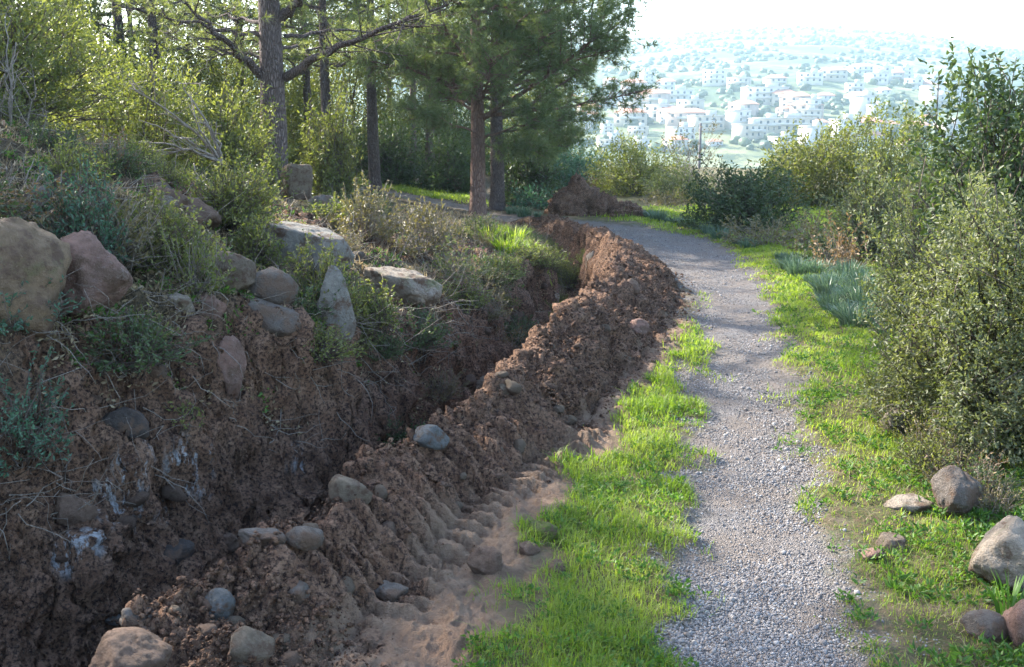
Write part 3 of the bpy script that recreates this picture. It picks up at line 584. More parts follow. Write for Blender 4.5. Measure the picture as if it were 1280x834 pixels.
sh('drooping dry tussock below the pale round bush', (1006, 272, 1092, 340), 'rust', 213, None, 15.4, cover=1.2, wood=DRY, twigs=1400)
sh('low dark green bush under the drooping tussock', (1000, 292, 1068, 338), 'dark', 214, None, 16.2, cover=4)
sh('low pinkish dry shrub on the far side of the green clearing', (800, 240, 868, 266), 'heath', 215, None, 31, cover=2.5, wood=DRY)
sh('low yellow-green bush in the far clearing', (838, 232, 880, 256), 'bright', 216, None, 32, cover=3)
sh('low rusty dry shrub next to the far heap', (716, 218, 762, 252), 'rust', 217, None, 38, cover=2.5, wood=DRY)
sh('bare purple-grey shrub with upright twigs beside the thin post', (822, 150, 902, 232), 'heath', 218, None, 45, cover=.35, wood=DRY, twigs=1600, name='bare_shrub')
# sprig against the sky at the upper right
sh('tall leafy sapling with dark separate leaves against the sky, right edge', (1150, 10, 1345, 380), 'dark', 219, .065, 8.0, aspect=.5, cover=2.0, lumps=2.2, gap=.3, stems=4, base=.45, shoots=.02, twigs=160, name='sapling', cat='sapling')
# bank on the left
sh('bright yellow-green bush left of the nearest pine trunk', (238, 196, 338, 290), 'bright', 230, None, None, cover=4.2)
sh('bright green bush hanging above the tan overhanging rock', (286, 258, 352, 338), 'bright', 231, None, None, cover=3.2)
sh('green bush spreading over the flat-topped pale slab', (362, 300, 452, 400), 'mastic', 232, None, None, cover=2.6, gap=.3)
sh('leafy green bush at the trench rim left of the rounded pale boulder', (428, 345, 500, 425), 'bright', 233, None, None, cover=3.2)
sh('dark creeping bush between the slab and the upright stone', (340, 350, 420, 398), 'dark', 234, None, None, cover=3)
sh('grey-green bush behind the reddish boulder', (62, 205, 160, 330), 'teal', 235, .035, None, cover=2.4, gap=.3)
sh('pale-leaved bush in the middle of the left bank', (140, 225, 262, 335), 'mastic', 236, None, None, cover=2.4, gap=.3)
sh('yellow-tipped bush in front of the reddish boulder', (160, 378, 214, 438), 'bright', 237, .03, None, cover=2.0, gap=.3)
sh('blue-green creeper bush over the huge tan boulder', (-90, 340, 80, 480), 'teal', 238, .03, 5.2, cover=1.5, gap=.4, twigs=600, base=.02)
sh('blue-green trailing plant at the left end of the trench rim', (-60, 440, 90, 545), 'teal', 239, .03, 4.9, cover=1.2, gap=.4, name='trailing_plant', cat='plant')
sh('dry grey heath shrub right of the square block', (424, 212, 500, 302), 'heath', 240, None, None, cover=1.5, wood=DRY, twigs=1600)
sh('dry grey-green heath shrub on the slope before the red-trunked pine', (488, 236, 580, 322), 'heath', 241, None, None, cover=1.5, wood=DRY, twigs=1600)
sh('pale flowering bush above the flat slab', (384, 240, 448, 282), 'bright', 242, None, None, cover=2.6)
sh('wispy pale dry bush right of the rounded pale boulder', (532, 300, 602, 362), 'olive', 243, None, None, cover=1.2, wood=DRY, twigs=1400)
sh('grey bush mixed with bramble above the tan overhanging rock', (196, 290, 292, 370), 'mastic', 244, None, None, cover=1.7, gap=.3, wood=DRY, twigs=900)
sh('leafy sprig growing out of the trench wall', (210, 488, 256, 540), 'bright', 245, .028, None, cover=.9, gap=.4, name='sprig', cat='plant')
sh('green bush of broad leaves right of the nearest pine, behind the block', (376, 96, 452, 258), 'bright', 246, None, 18.6, cover=4)
# tall thicket behind the bank
sh('dark tall thicket at the upper left corner', (-190, -70, 120, 240), 'mastic', 250, .05, 9.8, cover=4.2, lumps=2.6, gap=.14, stems=14, twigs=1200)
sh('yellow-green thicket left of centre, behind the dead branches', (90, 60, 252, 225), 'bright', 251, None, 13.5, cover=4, lumps=2.6)
sh('yellow-green thicket just left of the nearest pine', (215, 85, 345, 215), 'bright', 252, None, 15.5, cover=4, lumps=2.4)
sh('greyish thicket behind the tall one at the upper left', (60, -20, 200, 210), 'mastic', 253, None, 17, cover=4)
sh('dark green shrub by the far pine trunks', (446, 146, 524, 208), 'dark', 254, None, 34, cover=5)
sh('dark shrub between the two front pines', (520, 170, 600, 246), 'dark', 255, None, 33, cover=4.5)
sh('green shrub right behind the paired pine trunks', (628, 150, 700, 262), 'dark', 256, None, 31, cover=4.5)
sh('pale yellow bush beside the uphill track', (526, 212, 578, 248), 'rust', 257, None, 33.5, cover=2.5)
sh('shaggy bush low at the foot of the paired pines', (640, 222, 696, 268), 'teal', 258, None, 29, cover=2.5)

for i, (bx, kd, Yb, lab) in enumerate([((330, -20, 520, 235), 'mastic', 38, 'tall pale olive tree crown behind the nearest pine, right of its trunk'), ((120, -60, 340, 215), 'mastic', 30, 'tall pale olive tree crown far behind the yellow-green thickets'), ((-60, -80, 180, 220), 'dark', 26, 'tall dark tree at the back of the upper left corner'), ((470, 60, 640, 240), 'dark', 44, 'dusky green tree mass between the nearest and the reddish pine'), ((560, 90, 740, 245), 'mastic', 50, 'dim green tree mass behind the paired pine trunks'),
    ((200, 20, 430, 205), 'bright', 34, 'sunlit tree crown behind the nearest pine, level with its forks')]):
    sh(lab, bx, kd, 270 + i, .13, Yb, 'broadleaf_tree', 'tree', cover=3.0, lumps=3.2, gap=.22, twigs=200)

# low bushes and tussocks scattered over the bank, four kinds copied
rsb = np.random.default_rng(88); low = []
for k, (kd, W, H, cv, wd) in enumerate((('mastic', .55, .38, 2.2, WOOD), ('heath', .6, .4, 1.2, DRY), ('bright', .45, .32, 2.2, WOOD), ('dark', .6, .34, 2.4, WOOD), ('rust', .5, .3, .9, DRY))):
    low.append(shrub('low_bush', ('low olive bush', 'low grey heath bush', 'low yellow-green bush', 'low dark green bush', 'low dry brown bush')[k] + ' among the litter of the bank', 'shrub', W, H, (0, 0, -60), kd, 560 + k, .034, cover=cv, twigs=500, wood=wd, group='low bushes scattered over the bank'))
nb = 0; CLEAR = [(420, 262, 575, 352), (330, 200, 400, 330), (60, 300, 160, 400), (460, 325, 545, 400), (395, 350, 440, 430), (250, 320, 325, 420), (-100, 270, 80, 430)]
while nb < 175:
    y = rsb.uniform(5.6, 21); x = float(TOP(y)) + .05 - rsb.random() ** .8 * (3.6 + .12 * y) if rsb.random() < .72 else float(TOP(y)) + rsb.uniform(-.1, .45)
    if n2(np.array([x * 1.1]), np.array([y * 1.1]), 99)[0] < -.12 and nb > 5: continue
    pu, pv_, _ = project((x, y, hz(x, y) + .12))
    if any(a <= pu <= c and b_ <= pv_ <= d for a, b_, c, d in CLEAR): continue
    k = rsb.choice(5, p=[.32, .14, .28, .2, .06]) if nb > 4 else nb; s = rsb.uniform(.55, 1.25); p = (x, y, hz(x, y) - .02)
    if nb < 5: o = low[nb]; o.location = p; o.rotation_euler = (0, 0, nb)
    else: copy_thing(low[k], p, rsb.uniform(0, 6.3), (s, s, s * rsb.uniform(.7, 1.1)))
    nb += 1
for i in range(40):   # small ones along the right verge and under the bushes
    u, v = [(1110 + 8 * (i % 20), 500 + 9 * (i % 17)), (900 + 11 * (i % 20), 290 + 7 * (i % 20))][i % 2]; p = on(u, v); 
    if i % 2 == 0 and (u < 1150 and v > 560): continue
    if i % 2 and pathd(np.array([p[0]]), np.array([p[1]]))[0] < 1.9: continue
    s = rsb.uniform(.45, .9); copy_thing(low[rsb.choice([0, 1, 3, 4])], (p[0], p[1], p[2] - .02), i * 1.3, (s, s, s), 'low bush at the feet of the taller shrubs right of the track', None, 'low bushes at the feet of the right-hand shrubs')

# ------------------------------------------------------------------ pines
def needles(P, D, rs, name, m, parent, L=.13, Wd=.009, per=14, spread=.9):
    n = len(P); PP = np.repeat(P, per, 0); DD = unit(np.repeat(D, per, 0) + rs.normal(size=(n * per, 3)) * spread); PP = PP + DD * (rs.random((n * per, 1)) * L * .15)
    s = unit(np.cross(DD, rs.normal(size=DD.shape))); l = (L * rs.uniform(.6, 1.15, n * per))[:, None]
    V = np.stack([PP - s * Wd / 2, PP + s * Wd / 2, PP + DD * l + np.array([0, 0, -.1]) * l], 1).reshape(-1, 3); i = np.arange(n * per) * 3
    rv = np.clip(np.repeat(rs.random(n), per) * .6 + rs.random(n * per) * .4, 0, 1)
    return mesh_np(name, V, [np.stack([i, i + 1, i + 2], -1)], m, parent, False, {'rnd': np.repeat(rv, 3)})
def bez(a, b, c, n=12):
    t = np.linspace(0, 1, n)[:, None]; return (1 - t) ** 2 * a + 2 * t * (1 - t) * b + t * t * c
def pine(label, loc, Ht, r0, seed, z0=2.5, rad=3.2, limbs=34, own=None, bare=None, nm='pine', bark=None, nmat='pine', L=.14, Wd=.011, per=14, sec=13, tufts=7, lean=(0, 0), shape=1.0, bias=None, group=None, droop=.0):
    """own: list of (start, mid, tip, r, leafiness) limbs in local space, seen in the photo"""
    rs = np.random.default_rng(seed); root = empty('pine_tree', loc); tag(root, label, 'tree', group); bark = bark or PBARK
    zz = np.linspace(-.3, Ht, 26); tr = np.stack([lean[0] * zz / Ht + .02 * np.sin(zz * .9 + seed), lean[1] * zz / Ht + .02 * np.cos(zz * .7), zz], 1)
    rr = r0 * (1 - .85 * np.clip(zz / Ht, 0, 1)); rr[0] *= 1.5; rr[1] *= 1.12
    ac = Acc(); tube(ac, tr, rr, 20, .04, rs); tk = ac.build('trunk', bark, root, True)
    tp = lambda z: np.array([np.interp(z, zz, tr[:, 0]), np.interp(z, zz, tr[:, 1]), z])
    P = []; D = []; LB = []
    for (a, b, c, r, lf) in (own or []): LB.append((np.array(a), np.array(b), np.array(c), r, lf))
    for i in range(limbs):
        z = z0 + (Ht - z0) * ((i + rs.random()) / limbs) ** .9; f = (z - z0) / (Ht - z0); an = i * 2.4 + rs.normal() * .4
        ln = rad * shape * (1 - .72 * f ** 1.5) * rs.uniform(.7, 1.1) * (1 if bias is None else 1 + bias[0] * math.cos(an - bias[1])); u = np.array([math.cos(an), math.sin(an), 0])
        a = tp(z); c = a + u * ln + np.array([0, 0, ln * rs.uniform(.12, .5) - droop * ln]); b = a + u * ln * .5 + np.array([0, 0, ln * .02]); LB.append((a, b, c, r0 * .26 * (1 - .6 * f), 1.))
    for (a, b, c, r, lf) in LB:
        pts = bez(a, b, c, 14); pts[1:-1] += rs.normal(size=(12, 3)) * .025; ln = np.linalg.norm(c - a); bc = Acc()
        tube(bc, pts, r * np.linspace(1, .18, 14), 7); ns = int(sec * (.6 + .4 * ln / rad) * (1 if lf > 0 else 1.1))
        for k in range(ns):
            t = rs.uniform(.18, 1) ** .8; j = t * 13; j0 = min(12, int(j)); q = pts[j0] + (pts[j0 + 1] - pts[j0]) * (j - j0); T = unit(pts[j0 + 1] - pts[j0])
            side = unit(np.cross(T, [0, 0, 1.]) * rs.choice([-1, 1]) + np.array([0, 0, rs.normal() * .45]) + T * rs.uniform(.3, 1.0)); l2 = ln * rs.uniform(.14, .3) * (1.15 - .5 * t) + .12
            e = q + side * l2 + np.array([0, 0, rs.uniform(-.05, .25) * l2]); sub = bez(q, q + side * l2 * .5 - np.array([0, 0, .02]), e, 6); tube(bc, sub, np.linspace(.011, .004, 6) * (1 + (r > .05) * .5), 3)
            nt2 = int(rs.poisson(tufts * max(lf, 0)))
            for h in range(nt2):
                tt = rs.uniform(.25, 1.02); q2 = q + (e - q) * tt; d2 = unit(side + rs.normal(size=3) * .75 + np.array([0, 0, .35])); l3 = rs.uniform(.04, .26); P.append(q2 + d2 * l3); D.append(d2)
                if rs.random() < .3: tube(bc, [q2, q2 + d2 * l3], [.004, .003], 3)
            if lf < .6:
                for h in range(4):
                    q2 = q + (e - q) * rs.uniform(.2, 1); d2 = unit(side + rs.normal(size=3) * .8); tube(bc, [q2, q2 + d2 * l2 * .25, q2 + d2 * l2 * .5 + rs.normal(size=3) * .03], [.006, .005, .002], 3)
        bc.build('branch', bark, root, True)
    if P: needles(np.array(P), np.array(D), rs, 'crown', LM[nmat], root, L, Wd, per)
    return root
def pl(base, pts):  # limb from three photo points (u,v,distance) to the tree's local space
    return [tuple(np.array(at(u, v, Y=Y)) - np.array(base)) for (u, v, Y) in pts]
# nearest pine with its wide bare limbs
Y1 = 16.6; b1 = at(347, 268, Y=Y1); b1 = (b1[0], Y1, hz(b1[0], Y1))
own1 = []
for pts, r, lf in (
    ([(333, 97, Y1), (290, 62, Y1 - .6), (232, 2, Y1 - 1.6)], .085, .35), ([(326, 45, Y1), (270, 38, Y1 - .3), (140, 4, Y1 - 1.4)], .045, .5),
    ([(328, 72, Y1), (280, 70, Y1 + .2), (200, 38, Y1 + .5)], .03, .5), ([(357, 97, Y1), (410, 58, Y1 - .8), (560, 6, Y1 - 2.2)], .08, .4),
    ([(356, 45, Y1), (420, 40, Y1 + .6), (520, 34, Y1 + 1.4)], .035, .6), ([(352, 22, Y1), (372, 4, Y1 - .3), (420, -60, Y1 - 1)], .09, .8),
    ([(345, 8, Y1), (310, -20, Y1), (250, -90, Y1 - .5)], .07, .8), ([(350, 60, Y1), (390, 62, Y1 + 1.2), (470, 52, Y1 + 2.4)], .03, .6),
    ([(340, 30, Y1), (300, 20, Y1 + 1.5), (240, 16, Y1 + 3)], .04, .7), ([(345, 60, Y1), (330, 70, Y1 + 1.5), (280, 60, Y1 + 3)], .03, .6)):
    p = pl(b1, pts); own1.append((*p, r, lf))
pine('nearest pine with a thick grey trunk and wide spreading bare limbs', b1, 9.5, .235, 401, z0=4.6, rad=4.2, limbs=30, own=own1, nmat='pale', sec=15, tufts=8, L=.13, Wd=.009, per=16)
# the red trunk and its neighbour
Y2 = 23.8; b2 = at(597, 270, Y=Y2); b2 = (b2[0], Y2, hz(b2[0], Y2))
own2 = []
for pts, r, lf in (([(600, 150, Y2), (680, 100, Y2 - .8), (792, 12, Y2 - 1.6)], .07, 1.5), ([(594, 120, Y2), (560, 95, Y2 - .5), (455, 75, Y2 - 1)], .05, 1.4), ([(600, 170, Y2), (560, 150, Y2 - 1), (500, 130, Y2 - 1.6)], .03, 1.3),
    ([(602, 175, Y2), (650, 150, Y2 - .6), (700, 150, Y2 - 1.2)], .03, 1.4), ([(594, 90, Y2), (640, 60, Y2 - 1), (720, 30, Y2 - 1.8)], .04, 1.4), ([(598, 180, Y2), (640, 185, Y2 - .4), (672, 190, Y2 - .6)], .02, 1.2)):
    own2.append((*pl(b2, pts), r, lf))
pine('pine with a reddish trunk at the end of the trench', b2, 9.0, .20, 402, z0=2.3, rad=3.3, limbs=52, own=own2, bark=RBARK, sec=24, tufts=13, L=.15, Wd=.013, per=15, bias=(.12, 0))
Y3 = 28.8; b3 = at(621, 250, Y=Y3); b3 = (b3[0], Y3, hz(b3[0], Y3))
own3 = []
for pts, r, lf in (([(622, 150, Y3), (690, 120, Y3), (760, 60, Y3)], .06, 1.5), ([(622, 165, Y3), (680, 160, Y3 - .5), (735, 150, Y3 - 1)], .04, 1.5), ([(622, 178, Y3), (670, 185, Y3 - .5), (712, 182, Y3 - 1)], .03, 1.4), ([(622, 120, Y3), (700, 60, Y3), (796, -10, Y3)], .06, 1.5)):
    own3.append((*pl(b3, pts), r, lf))
pine('greyer pine standing just behind the reddish-trunked one', b3, 10.5, .215, 403, z0=2.6, rad=3.7, limbs=56, own=own3, sec=24, tufts=12, L=.16, Wd=.015, per=15, bias=(.15, 0))
# wood behind: two kinds, copied
proto = None; rsw = np.random.default_rng(77)
wood_a = pine('slim pine among the trees behind the bank', (-5.0, 27.5, hz(-5.0, 27.5)), 9.5, .17, 410, z0=3.1, rad=2.9, limbs=30, sec=12, tufts=7, L=.18, Wd=.02, per=11, group='pines of the wood behind the bank')
wood_b = pine('slim pine among the trees behind the bank', (-4.1, 30.0, hz(-4.1, 30.0)), 10.5, .19, 411, z0=3.4, rad=3.2, limbs=30, sec=12, tufts=7, L=.18, Wd=.02, per=11, nmat='pale', group='pines of the wood behind the bank')
wl = [(-6.6, 33), (-2.9, 36), (-3.9, 40), (-9.0, 26), (-8.2, 31), (-11, 29), (-12.5, 24), (-14, 31), (-16.5, 27), (-7.2, 39), (-10.5, 36), (-14, 38), (-1.6, 43), (-18, 36), (-5.5, 46), (-10, 47), (-16, 46), (-22, 40), (-.6, 52), (-24, 50)]
for i, (x, y) in enumerate(wl):
    copy_thing((wood_a, wood_b)[i % 2], (x, y, hz(x, y)), rsw.uniform(0, 6.3), rsw.uniform(.85, 1.15))
# pines up the slope, left of the frame: their crowns shade the near bank and track
for i, (x, y, s, rz) in enumerate(SHADERS):
    copy_thing((wood_a, wood_b)[i % 2], (x, y, hz(x, y)), rz, s, 'pine on the slope beside the track, left of the view', None, 'pines up the slope')
# thickets under the wood
for i, (x, y, W, H, kd) in enumerate([(-9.5, 20.5, 4.5, 3.0, 'bright'), (-13, 19, 5, 3.6, 'mastic'), (-6.8, 24, 3.2, 1.9, 'mastic'), (-12, 33, 6, 2.6, 'dark'), (-7.5, 42, 5, 1.8, 'dark'), (-17, 24, 6, 4, 'mastic'), (-3.5, 48, 6, 2.4, 'dark'), (-20, 32, 8, 3.5, 'mastic'), (-12, 52, 8, 3, 'dark')]):
    lab = ['yellow-green thicket behind the nearest pine, left of its trunk', 'olive thicket deep behind the tall one at the upper left', 'small olive thicket on the slope between the pines', 'dark thicket filling the wood behind the slim pines', 'low dark thicket at the far side of the wood', 'big olive thicket at the far left of the wood', 'dark thicket under the farthest slim pines', 'broad olive thicket at the left end of the wood', 'dark thicket closing the view through the wood'][i]
    shrub('thicket', lab, 'shrub', W, H, (x, y, hz(x, y)), kd, 500 + i, .11, cover=3.5, twigs=150)

# ------------------------------------------------------------------ dead branches leaning over the hollow
def deadwood(name, label, base, tips, r, seed, group=None, sub=5):
    rs = np.random.default_rng(seed); ac = Acc(); base = np.array(base)
    for tp in tips:
        tp = np.array(tp); mid = (base + tp) / 2 + rs.normal(size=3) * .08 * np.linalg.norm(tp - base) + np.array([0, 0, .1 * np.linalg.norm(tp - base)])
        pts = bez(base, mid, tp, 12); pts[1:] += rs.normal(size=(11, 3)) * .012; tube(ac, pts, np.linspace(r, r * .25, 12), 5)
        for k in range(sub):
            j = rs.integers(3, 11); d = unit(unit(tp - base) + rs.normal(size=3) * .7); l = np.linalg.norm(tp - base) * rs.uniform(.12, .4); e = pts[j] + d * l
            sp = bez(pts[j], pts[j] + d * l * .5 + rs.normal(size=3) * l * .1, e, 6); tube(ac, sp, np.linspace(r * .4, r * .12, 6), 3)
            for h in range(3): q = sp[rs.integers(1, 6)]; d3 = unit(d + rs.normal(size=3) * .8); tube(ac, [q, q + d3 * l * .2, q + d3 * l * .4], [r * .2, r * .15, r * .08], 3)
    o = ac.build(name, DRY, None, True); tag(o, label, 'dead branch', group); return o
def pts_at(l): return [at(u, v, Y=Y) for u, v, Y in l]
deadwood('dead_branch', 'tangle of bare dead branches over the dark hollow, middle of the thicket', at(278, 205, Y=12.6), pts_at([(158, 110, 12), (175, 150, 11.8), (200, 140, 12.2), (220, 100, 12.5), (150, 180, 11.6), (235, 130, 12), (190, 190, 11.8), (255, 150, 12.3)]), .022, 601, sub=6)
deadwood('dead_branch', 'bare grey branches rising at the left edge of the thicket', at(14, 232, Y=8.6), pts_at([(6, 30, 8.8), (20, 50, 8.4), (45, 110, 8.4), (60, 140, 8.6), (8, 90, 8.2)]), .016, 602, sub=6)
deadwood('dead_branch', 'leaning dead stick in front of the yellow-green bush by the pine', at(282, 292, Y=10.2), pts_at([(240, 205, 10.4), (262, 230, 10.2)]), .02, 603, sub=2)
deadwood('dead_branch', 'pile of dry grey stems below the tall corner thicket', at(20, 290, Y=6.6), pts_at([(60, 215, 6.9), (90, 240, 6.8), (40, 200, 7), (5, 200, 6.6), (-20, 240, 6.4), (100, 262, 6.6)]), .012, 604, sub=7)
deadwood('dead_branch', 'bare curved twigs among the bushes right of the reddish boulder', at(170, 395, Y=6.6), pts_at([(150, 340, 6.7), (185, 330, 6.8), (215, 345, 6.8), (235, 370, 6.7), (160, 310, 6.9), (200, 400, 6.2)]), .009, 605, sub=6)
deadwood('dead_branch', 'long thin root lying along the trench rim below the flat rock', at(240, 428, Y=6.6), pts_at([(470, 408, 7.6), (420, 432, 7.2), (330, 440, 6.8)]), .006, 606, sub=6)
st = Acc(); a = np.array(at(95, 210, Y=9.0)); tube(st, [a - [0, 0, .3], a, at(98, 168, Y=9.0)], [.03, .028, .012], 7); tag(st.build('broken_stump', plainmat('broken_wood', (.36, .19, .10)), None, True), 'splintered reddish stump sticking up at the upper left', 'stump')
st = Acc(); a = np.array(at(5, 240, Y=8.2)); tube(st, [a - [0, 0, .3], a, at(4, 150, Y=8.2)], [.03, .026, .014], 7); tag(st.build('broken_stump', plainmat('broken_wood_grey', (.28, .16, .10)), None, True), 'thin reddish broken stem at the far left edge', 'stump')

# ------------------------------------------------------------------ roots and dry stems hanging on the trench wall
def roots():
    rs = np.random.default_rng(9); ac = Acc()
    for i in range(700):
        y = 3.6 * math.exp(rs.random() ** 1.5 * 1.25); c = float(FOOT(y) - CW(y) - TL(y)); tpx = float(TOP(y)); x = tpx + (c - tpx) * rs.uniform(-.25, .55) ; z = hz(x, y)
        p = np.array([x, y, z + .02]); d = np.array([rs.uniform(.1, 1), rs.normal() * .6, rs.uniform(-.9, .2)]); l = rs.uniform(.15, .55); pts = [p]
        for k in range(6): d = d + rs.normal(size=3) * .35; p = p + unit(d) * l / 6; h = hz(p[0], p[1]) if k % 2 else p[2]; p[2] = max(p[2], h + .01); pts.append(p.copy())
        tube(ac, pts, np.linspace(.004, .0015, 7) * rs.uniform(.5, 1.2), 3)
    o = ac.build('dry_roots', DRY); tag(o, 'dry roots and stems hanging over the trench wall', 'roots', None, 'stuff')
roots()

# ------------------------------------------------------------------ grass, weeds, strap-leaved clumps
def blades(n, P, rs, L, Wd, lean=.5, curl=.5):
    n = len(P); an = rs.uniform(0, 2 * np.pi, n); h = np.stack([np.cos(an), np.sin(an), np.zeros(n)], 1); s = np.stack([-np.sin(an), np.cos(an), np.zeros(n)], 1)
    L = L[:, None]; Wd = Wd[:, None]; le = (rs.random(n) * lean)[:, None]; up = np.array([0, 0, 1.])
    m = P + (up * .6 + h * le * .45) * L; t = P + (up * (1 - curl * le * .5) + h * le * (1.1)) * L
    V = np.stack([P - s * Wd / 2, P + s * Wd / 2, m + s * Wd * .4, m - s * Wd * .4, t], 1).reshape(-1, 3); i = np.arange(n) * 5
    return V, np.stack([i, i + 1, i + 2, i + 3], -1), np.stack([i + 3, i + 2, i + 4], -1)
def fields(x, y):
    yc = np.clip(y, -2, 26); foot = FOOT(yc); pd_ = pathd(x, y) + .26 * fbm(x * 1.7, y * 1.7, 4, 35) + .1 * n2(x * 9, y * 9, 36)
    right = x > np.interp(y, [0, 20.6], [1.2, 3.3]); gl = x - GL(yc) + .25 * fbm(x * 2, y * 2, 4, 38)
    lv = sm(-.1, .06, gl) * (y < 13.5) * sm(13.5, 10.5, y); rv = right * sm(30, 26, y)
    g = np.where(right, rv * sm(0, .7 - .4 * sm(5, 9, y), pd_ + .15), lv * (x > foot) * sm(-.05, .12, pd_))
    bed = 0
    for (bx, by, br) in GREEN: bed = np.maximum(bed, sm(1.2, .6, np.hypot((x - bx) / br, (y - by) / (br * 1.2)) + .3 * fbm(x * 2, y * 2, 3, 39)))
    g = np.maximum(g, bed * (pd_ > 0)); return g, pd_, right
def grass():
    rs = np.random.default_rng(21); N = 1900000
    y = 2.6 * np.exp(rs.random(N) * math.log(36 / 2.6)); x = rs.uniform(-1, 1, N) * (1.8 + .62 * y); wgt = (1.0 + .58 * y)
    g, pd_, right = fields(x, y); patch = .5 + .5 * np.clip(fbm(x * 1.6, y * 1.6, 3, 91) * 1.3, -1, 1); lush = np.where(right, .6 + .4 * sm(1.9, 2.8, x - .1 * y), 1.0)
    pr = g * (.45 + .55 * patch) * lush; k = rs.random(N) < pr * np.clip(wgt / 7, .35, 1); x = x[k]; y = y[k]; patch = patch[k]; rt = right[k]
    z = surf(x, y); P = np.stack([x, y, z - .006], 1); L = rs.uniform(.025, .07, len(x)) * (.6 + .9 * patch) * np.where(rt, .75, 1) * (1 + .02 * y); tall = rs.random(len(x)) < .03; L = L * np.where(tall, 1.8, 1)
    V, q, t = blades(len(x), P, rs, L, np.maximum(.0028, .00075 * y) * rs.uniform(.8, 1.4, len(x)), 1.3)
    rv = np.clip(.5 + .3 * fbm(x * 1.1, y * 1.1, 3, 93) + .35 * (rs.random(len(x)) - .5) + .12 * (1 - patch) + .14 * sm(5.0, 7.5, y) + .12 * fbm(x * 5, y * 5, 2, 94), 0, 1)
    print('grass', len(x)); o = mesh_np('grass', V, [q, t], LM['grass'], None, False, {'rnd': np.repeat(rv, 5)}); tag(o, 'short bright green grass of the track verges', 'grass', None, 'stuff')
    # dry blades among the green and on the bank
    N = 440000; y = 3.2 * np.exp(rs.random(N) * math.log(26 / 3.2)); x = rs.uniform(-1, 1, N) * (1.8 + .62 * y); g, pd_, right = fields(x, y); top = TOP(np.clip(y, -2, 26))
    bankm = (x < top + .1) * (y < 24) * (1 - bare(x, y)) * (.35 + .65 * (fbm(x * 2, y * 2, 3, 95) > 0)); k = rs.random(N) < np.maximum(.22 * g * np.where(right, 1.1, .6), bankm * .4); x = x[k]; y = y[k]
    P = np.stack([x, y, surf(x, y) - .005], 1); L = rs.uniform(.03, .16, len(x)) * np.where(x < TOP(np.clip(y, -2, 26)) + .1, 1, .35)
    V, q, t = blades(len(x), P, rs, L, np.maximum(.0022, .0006 * y) * rs.uniform(.8, 1.3, len(x)), 2.2)
    o = mesh_np('dry_grass', V, [q, t], LM['dryg'], None, False, {'rnd': np.repeat(rs.random(len(x)), 5)}); tag(o, 'dry straw-coloured grass on the bank and verges', 'dry grass', None, 'stuff')
grass()
def weeds():
    rs = np.random.default_rng(23); N = 44000
    y = 2.8 * np.exp(rs.random(N) * math.log(16 / 2.8)); x = rs.uniform(-1, 1, N) * (1.8 + .62 * y); g, pd_, right = fields(x, y)
    edge = sm(1.7, 2.7, x - .1 * y) * right; pr = g * (.42 + .58 * edge * sm(9, 6, y)) * (fbm(x * 2.5, y * 2.5, 3, 97) > -.15); bank_ = (x < TOP(np.clip(y, -2, 26)) + .25) * (y < 14) * (fbm(x * 1.8, y * 1.8, 3, 98) > .12) * .8
    k = rs.random(N) < np.maximum(pr, bank_); x = x[k]; y = y[k]; z = surf(x, y); per = 9; n = len(x) * per
    an = rs.uniform(0, 6.28, n); el = rs.uniform(.1, 1.0, n); D = np.stack([np.cos(an) * np.cos(el), np.sin(an) * np.cos(el), np.sin(el)], 1); P = np.repeat(np.stack([x, y, z], 1), per, 0) + D * (rs.random((n, 1)) * .035) + np.stack([np.zeros(n)] * 2 + [rs.random(n) * .03], 1)
    print('weeds', n); o = leaves(P, D, rs.uniform(.014, .038, n) * np.where(np.repeat(x, per) > 1.6, 1.45, 1), .016, rs, 'ground_weeds', LM['weed'], None); tag(o, 'low leafy weeds and clover on verge and bank', 'weeds', None, 'stuff')
weeds()
# strap-leaved clumps along the right verge
def clump(label, W, H, n, seed, loc, grp, mat='asph', nm='strap_leaf_clump', cat='plant'):
    rs = np.random.default_rng(seed); a = rs.uniform(0, 6.28, n); r = np.sqrt(rs.random(n)) * W * .22; P = np.stack([r * np.cos(a), r * np.sin(a), np.zeros(n) - .02], 1)
    out = np.stack([np.cos(a), np.sin(a), np.zeros(n)], 1); le = rs.uniform(.1, 1, n)[:, None]; L = (H * rs.uniform(.6, 1.1, n))[:, None]; s = np.stack([-np.sin(a + rs.normal(size=n)), np.cos(a + rs.normal(size=n)), np.zeros(n)], 1); w_ = .007 * rs.uniform(.6, 1.2, (n, 1)); up = np.array([0, 0, 1.])
    rows = [P + (up * t * (1 - .35 * le * t * t) + out * le * (t ** 1.7) * .9) * L for t in (0, .35, .7, 1.)]; ws = (1, 1, .75, .12)
    V = np.stack([q for r_, w2 in zip(rows, ws) for q in (r_ - s * w_ * w2 / 1, r_ + s * w_ * w2 / 1)], 1).reshape(-1, 3); i = np.arange(n) * 8
    q = np.concatenate([np.stack([i + 2 * k, i + 2 * k + 1, i + 2 * k + 3, i + 2 * k + 2], -1) for k in range(3)])
    o = mesh_np(nm, V, [q], LM[mat], None, False, {'rnd': np.repeat(rs.random(n), 8)}); o.location = loc; tag(o, label, cat, grp); return o
cl = [clump('tufted plant with blue-green strap leaves along the right verge', .75, .30, 230, 700 + k, (0, 0, -50), 'strap-leaved clumps along the right verge') for k in range(4)]
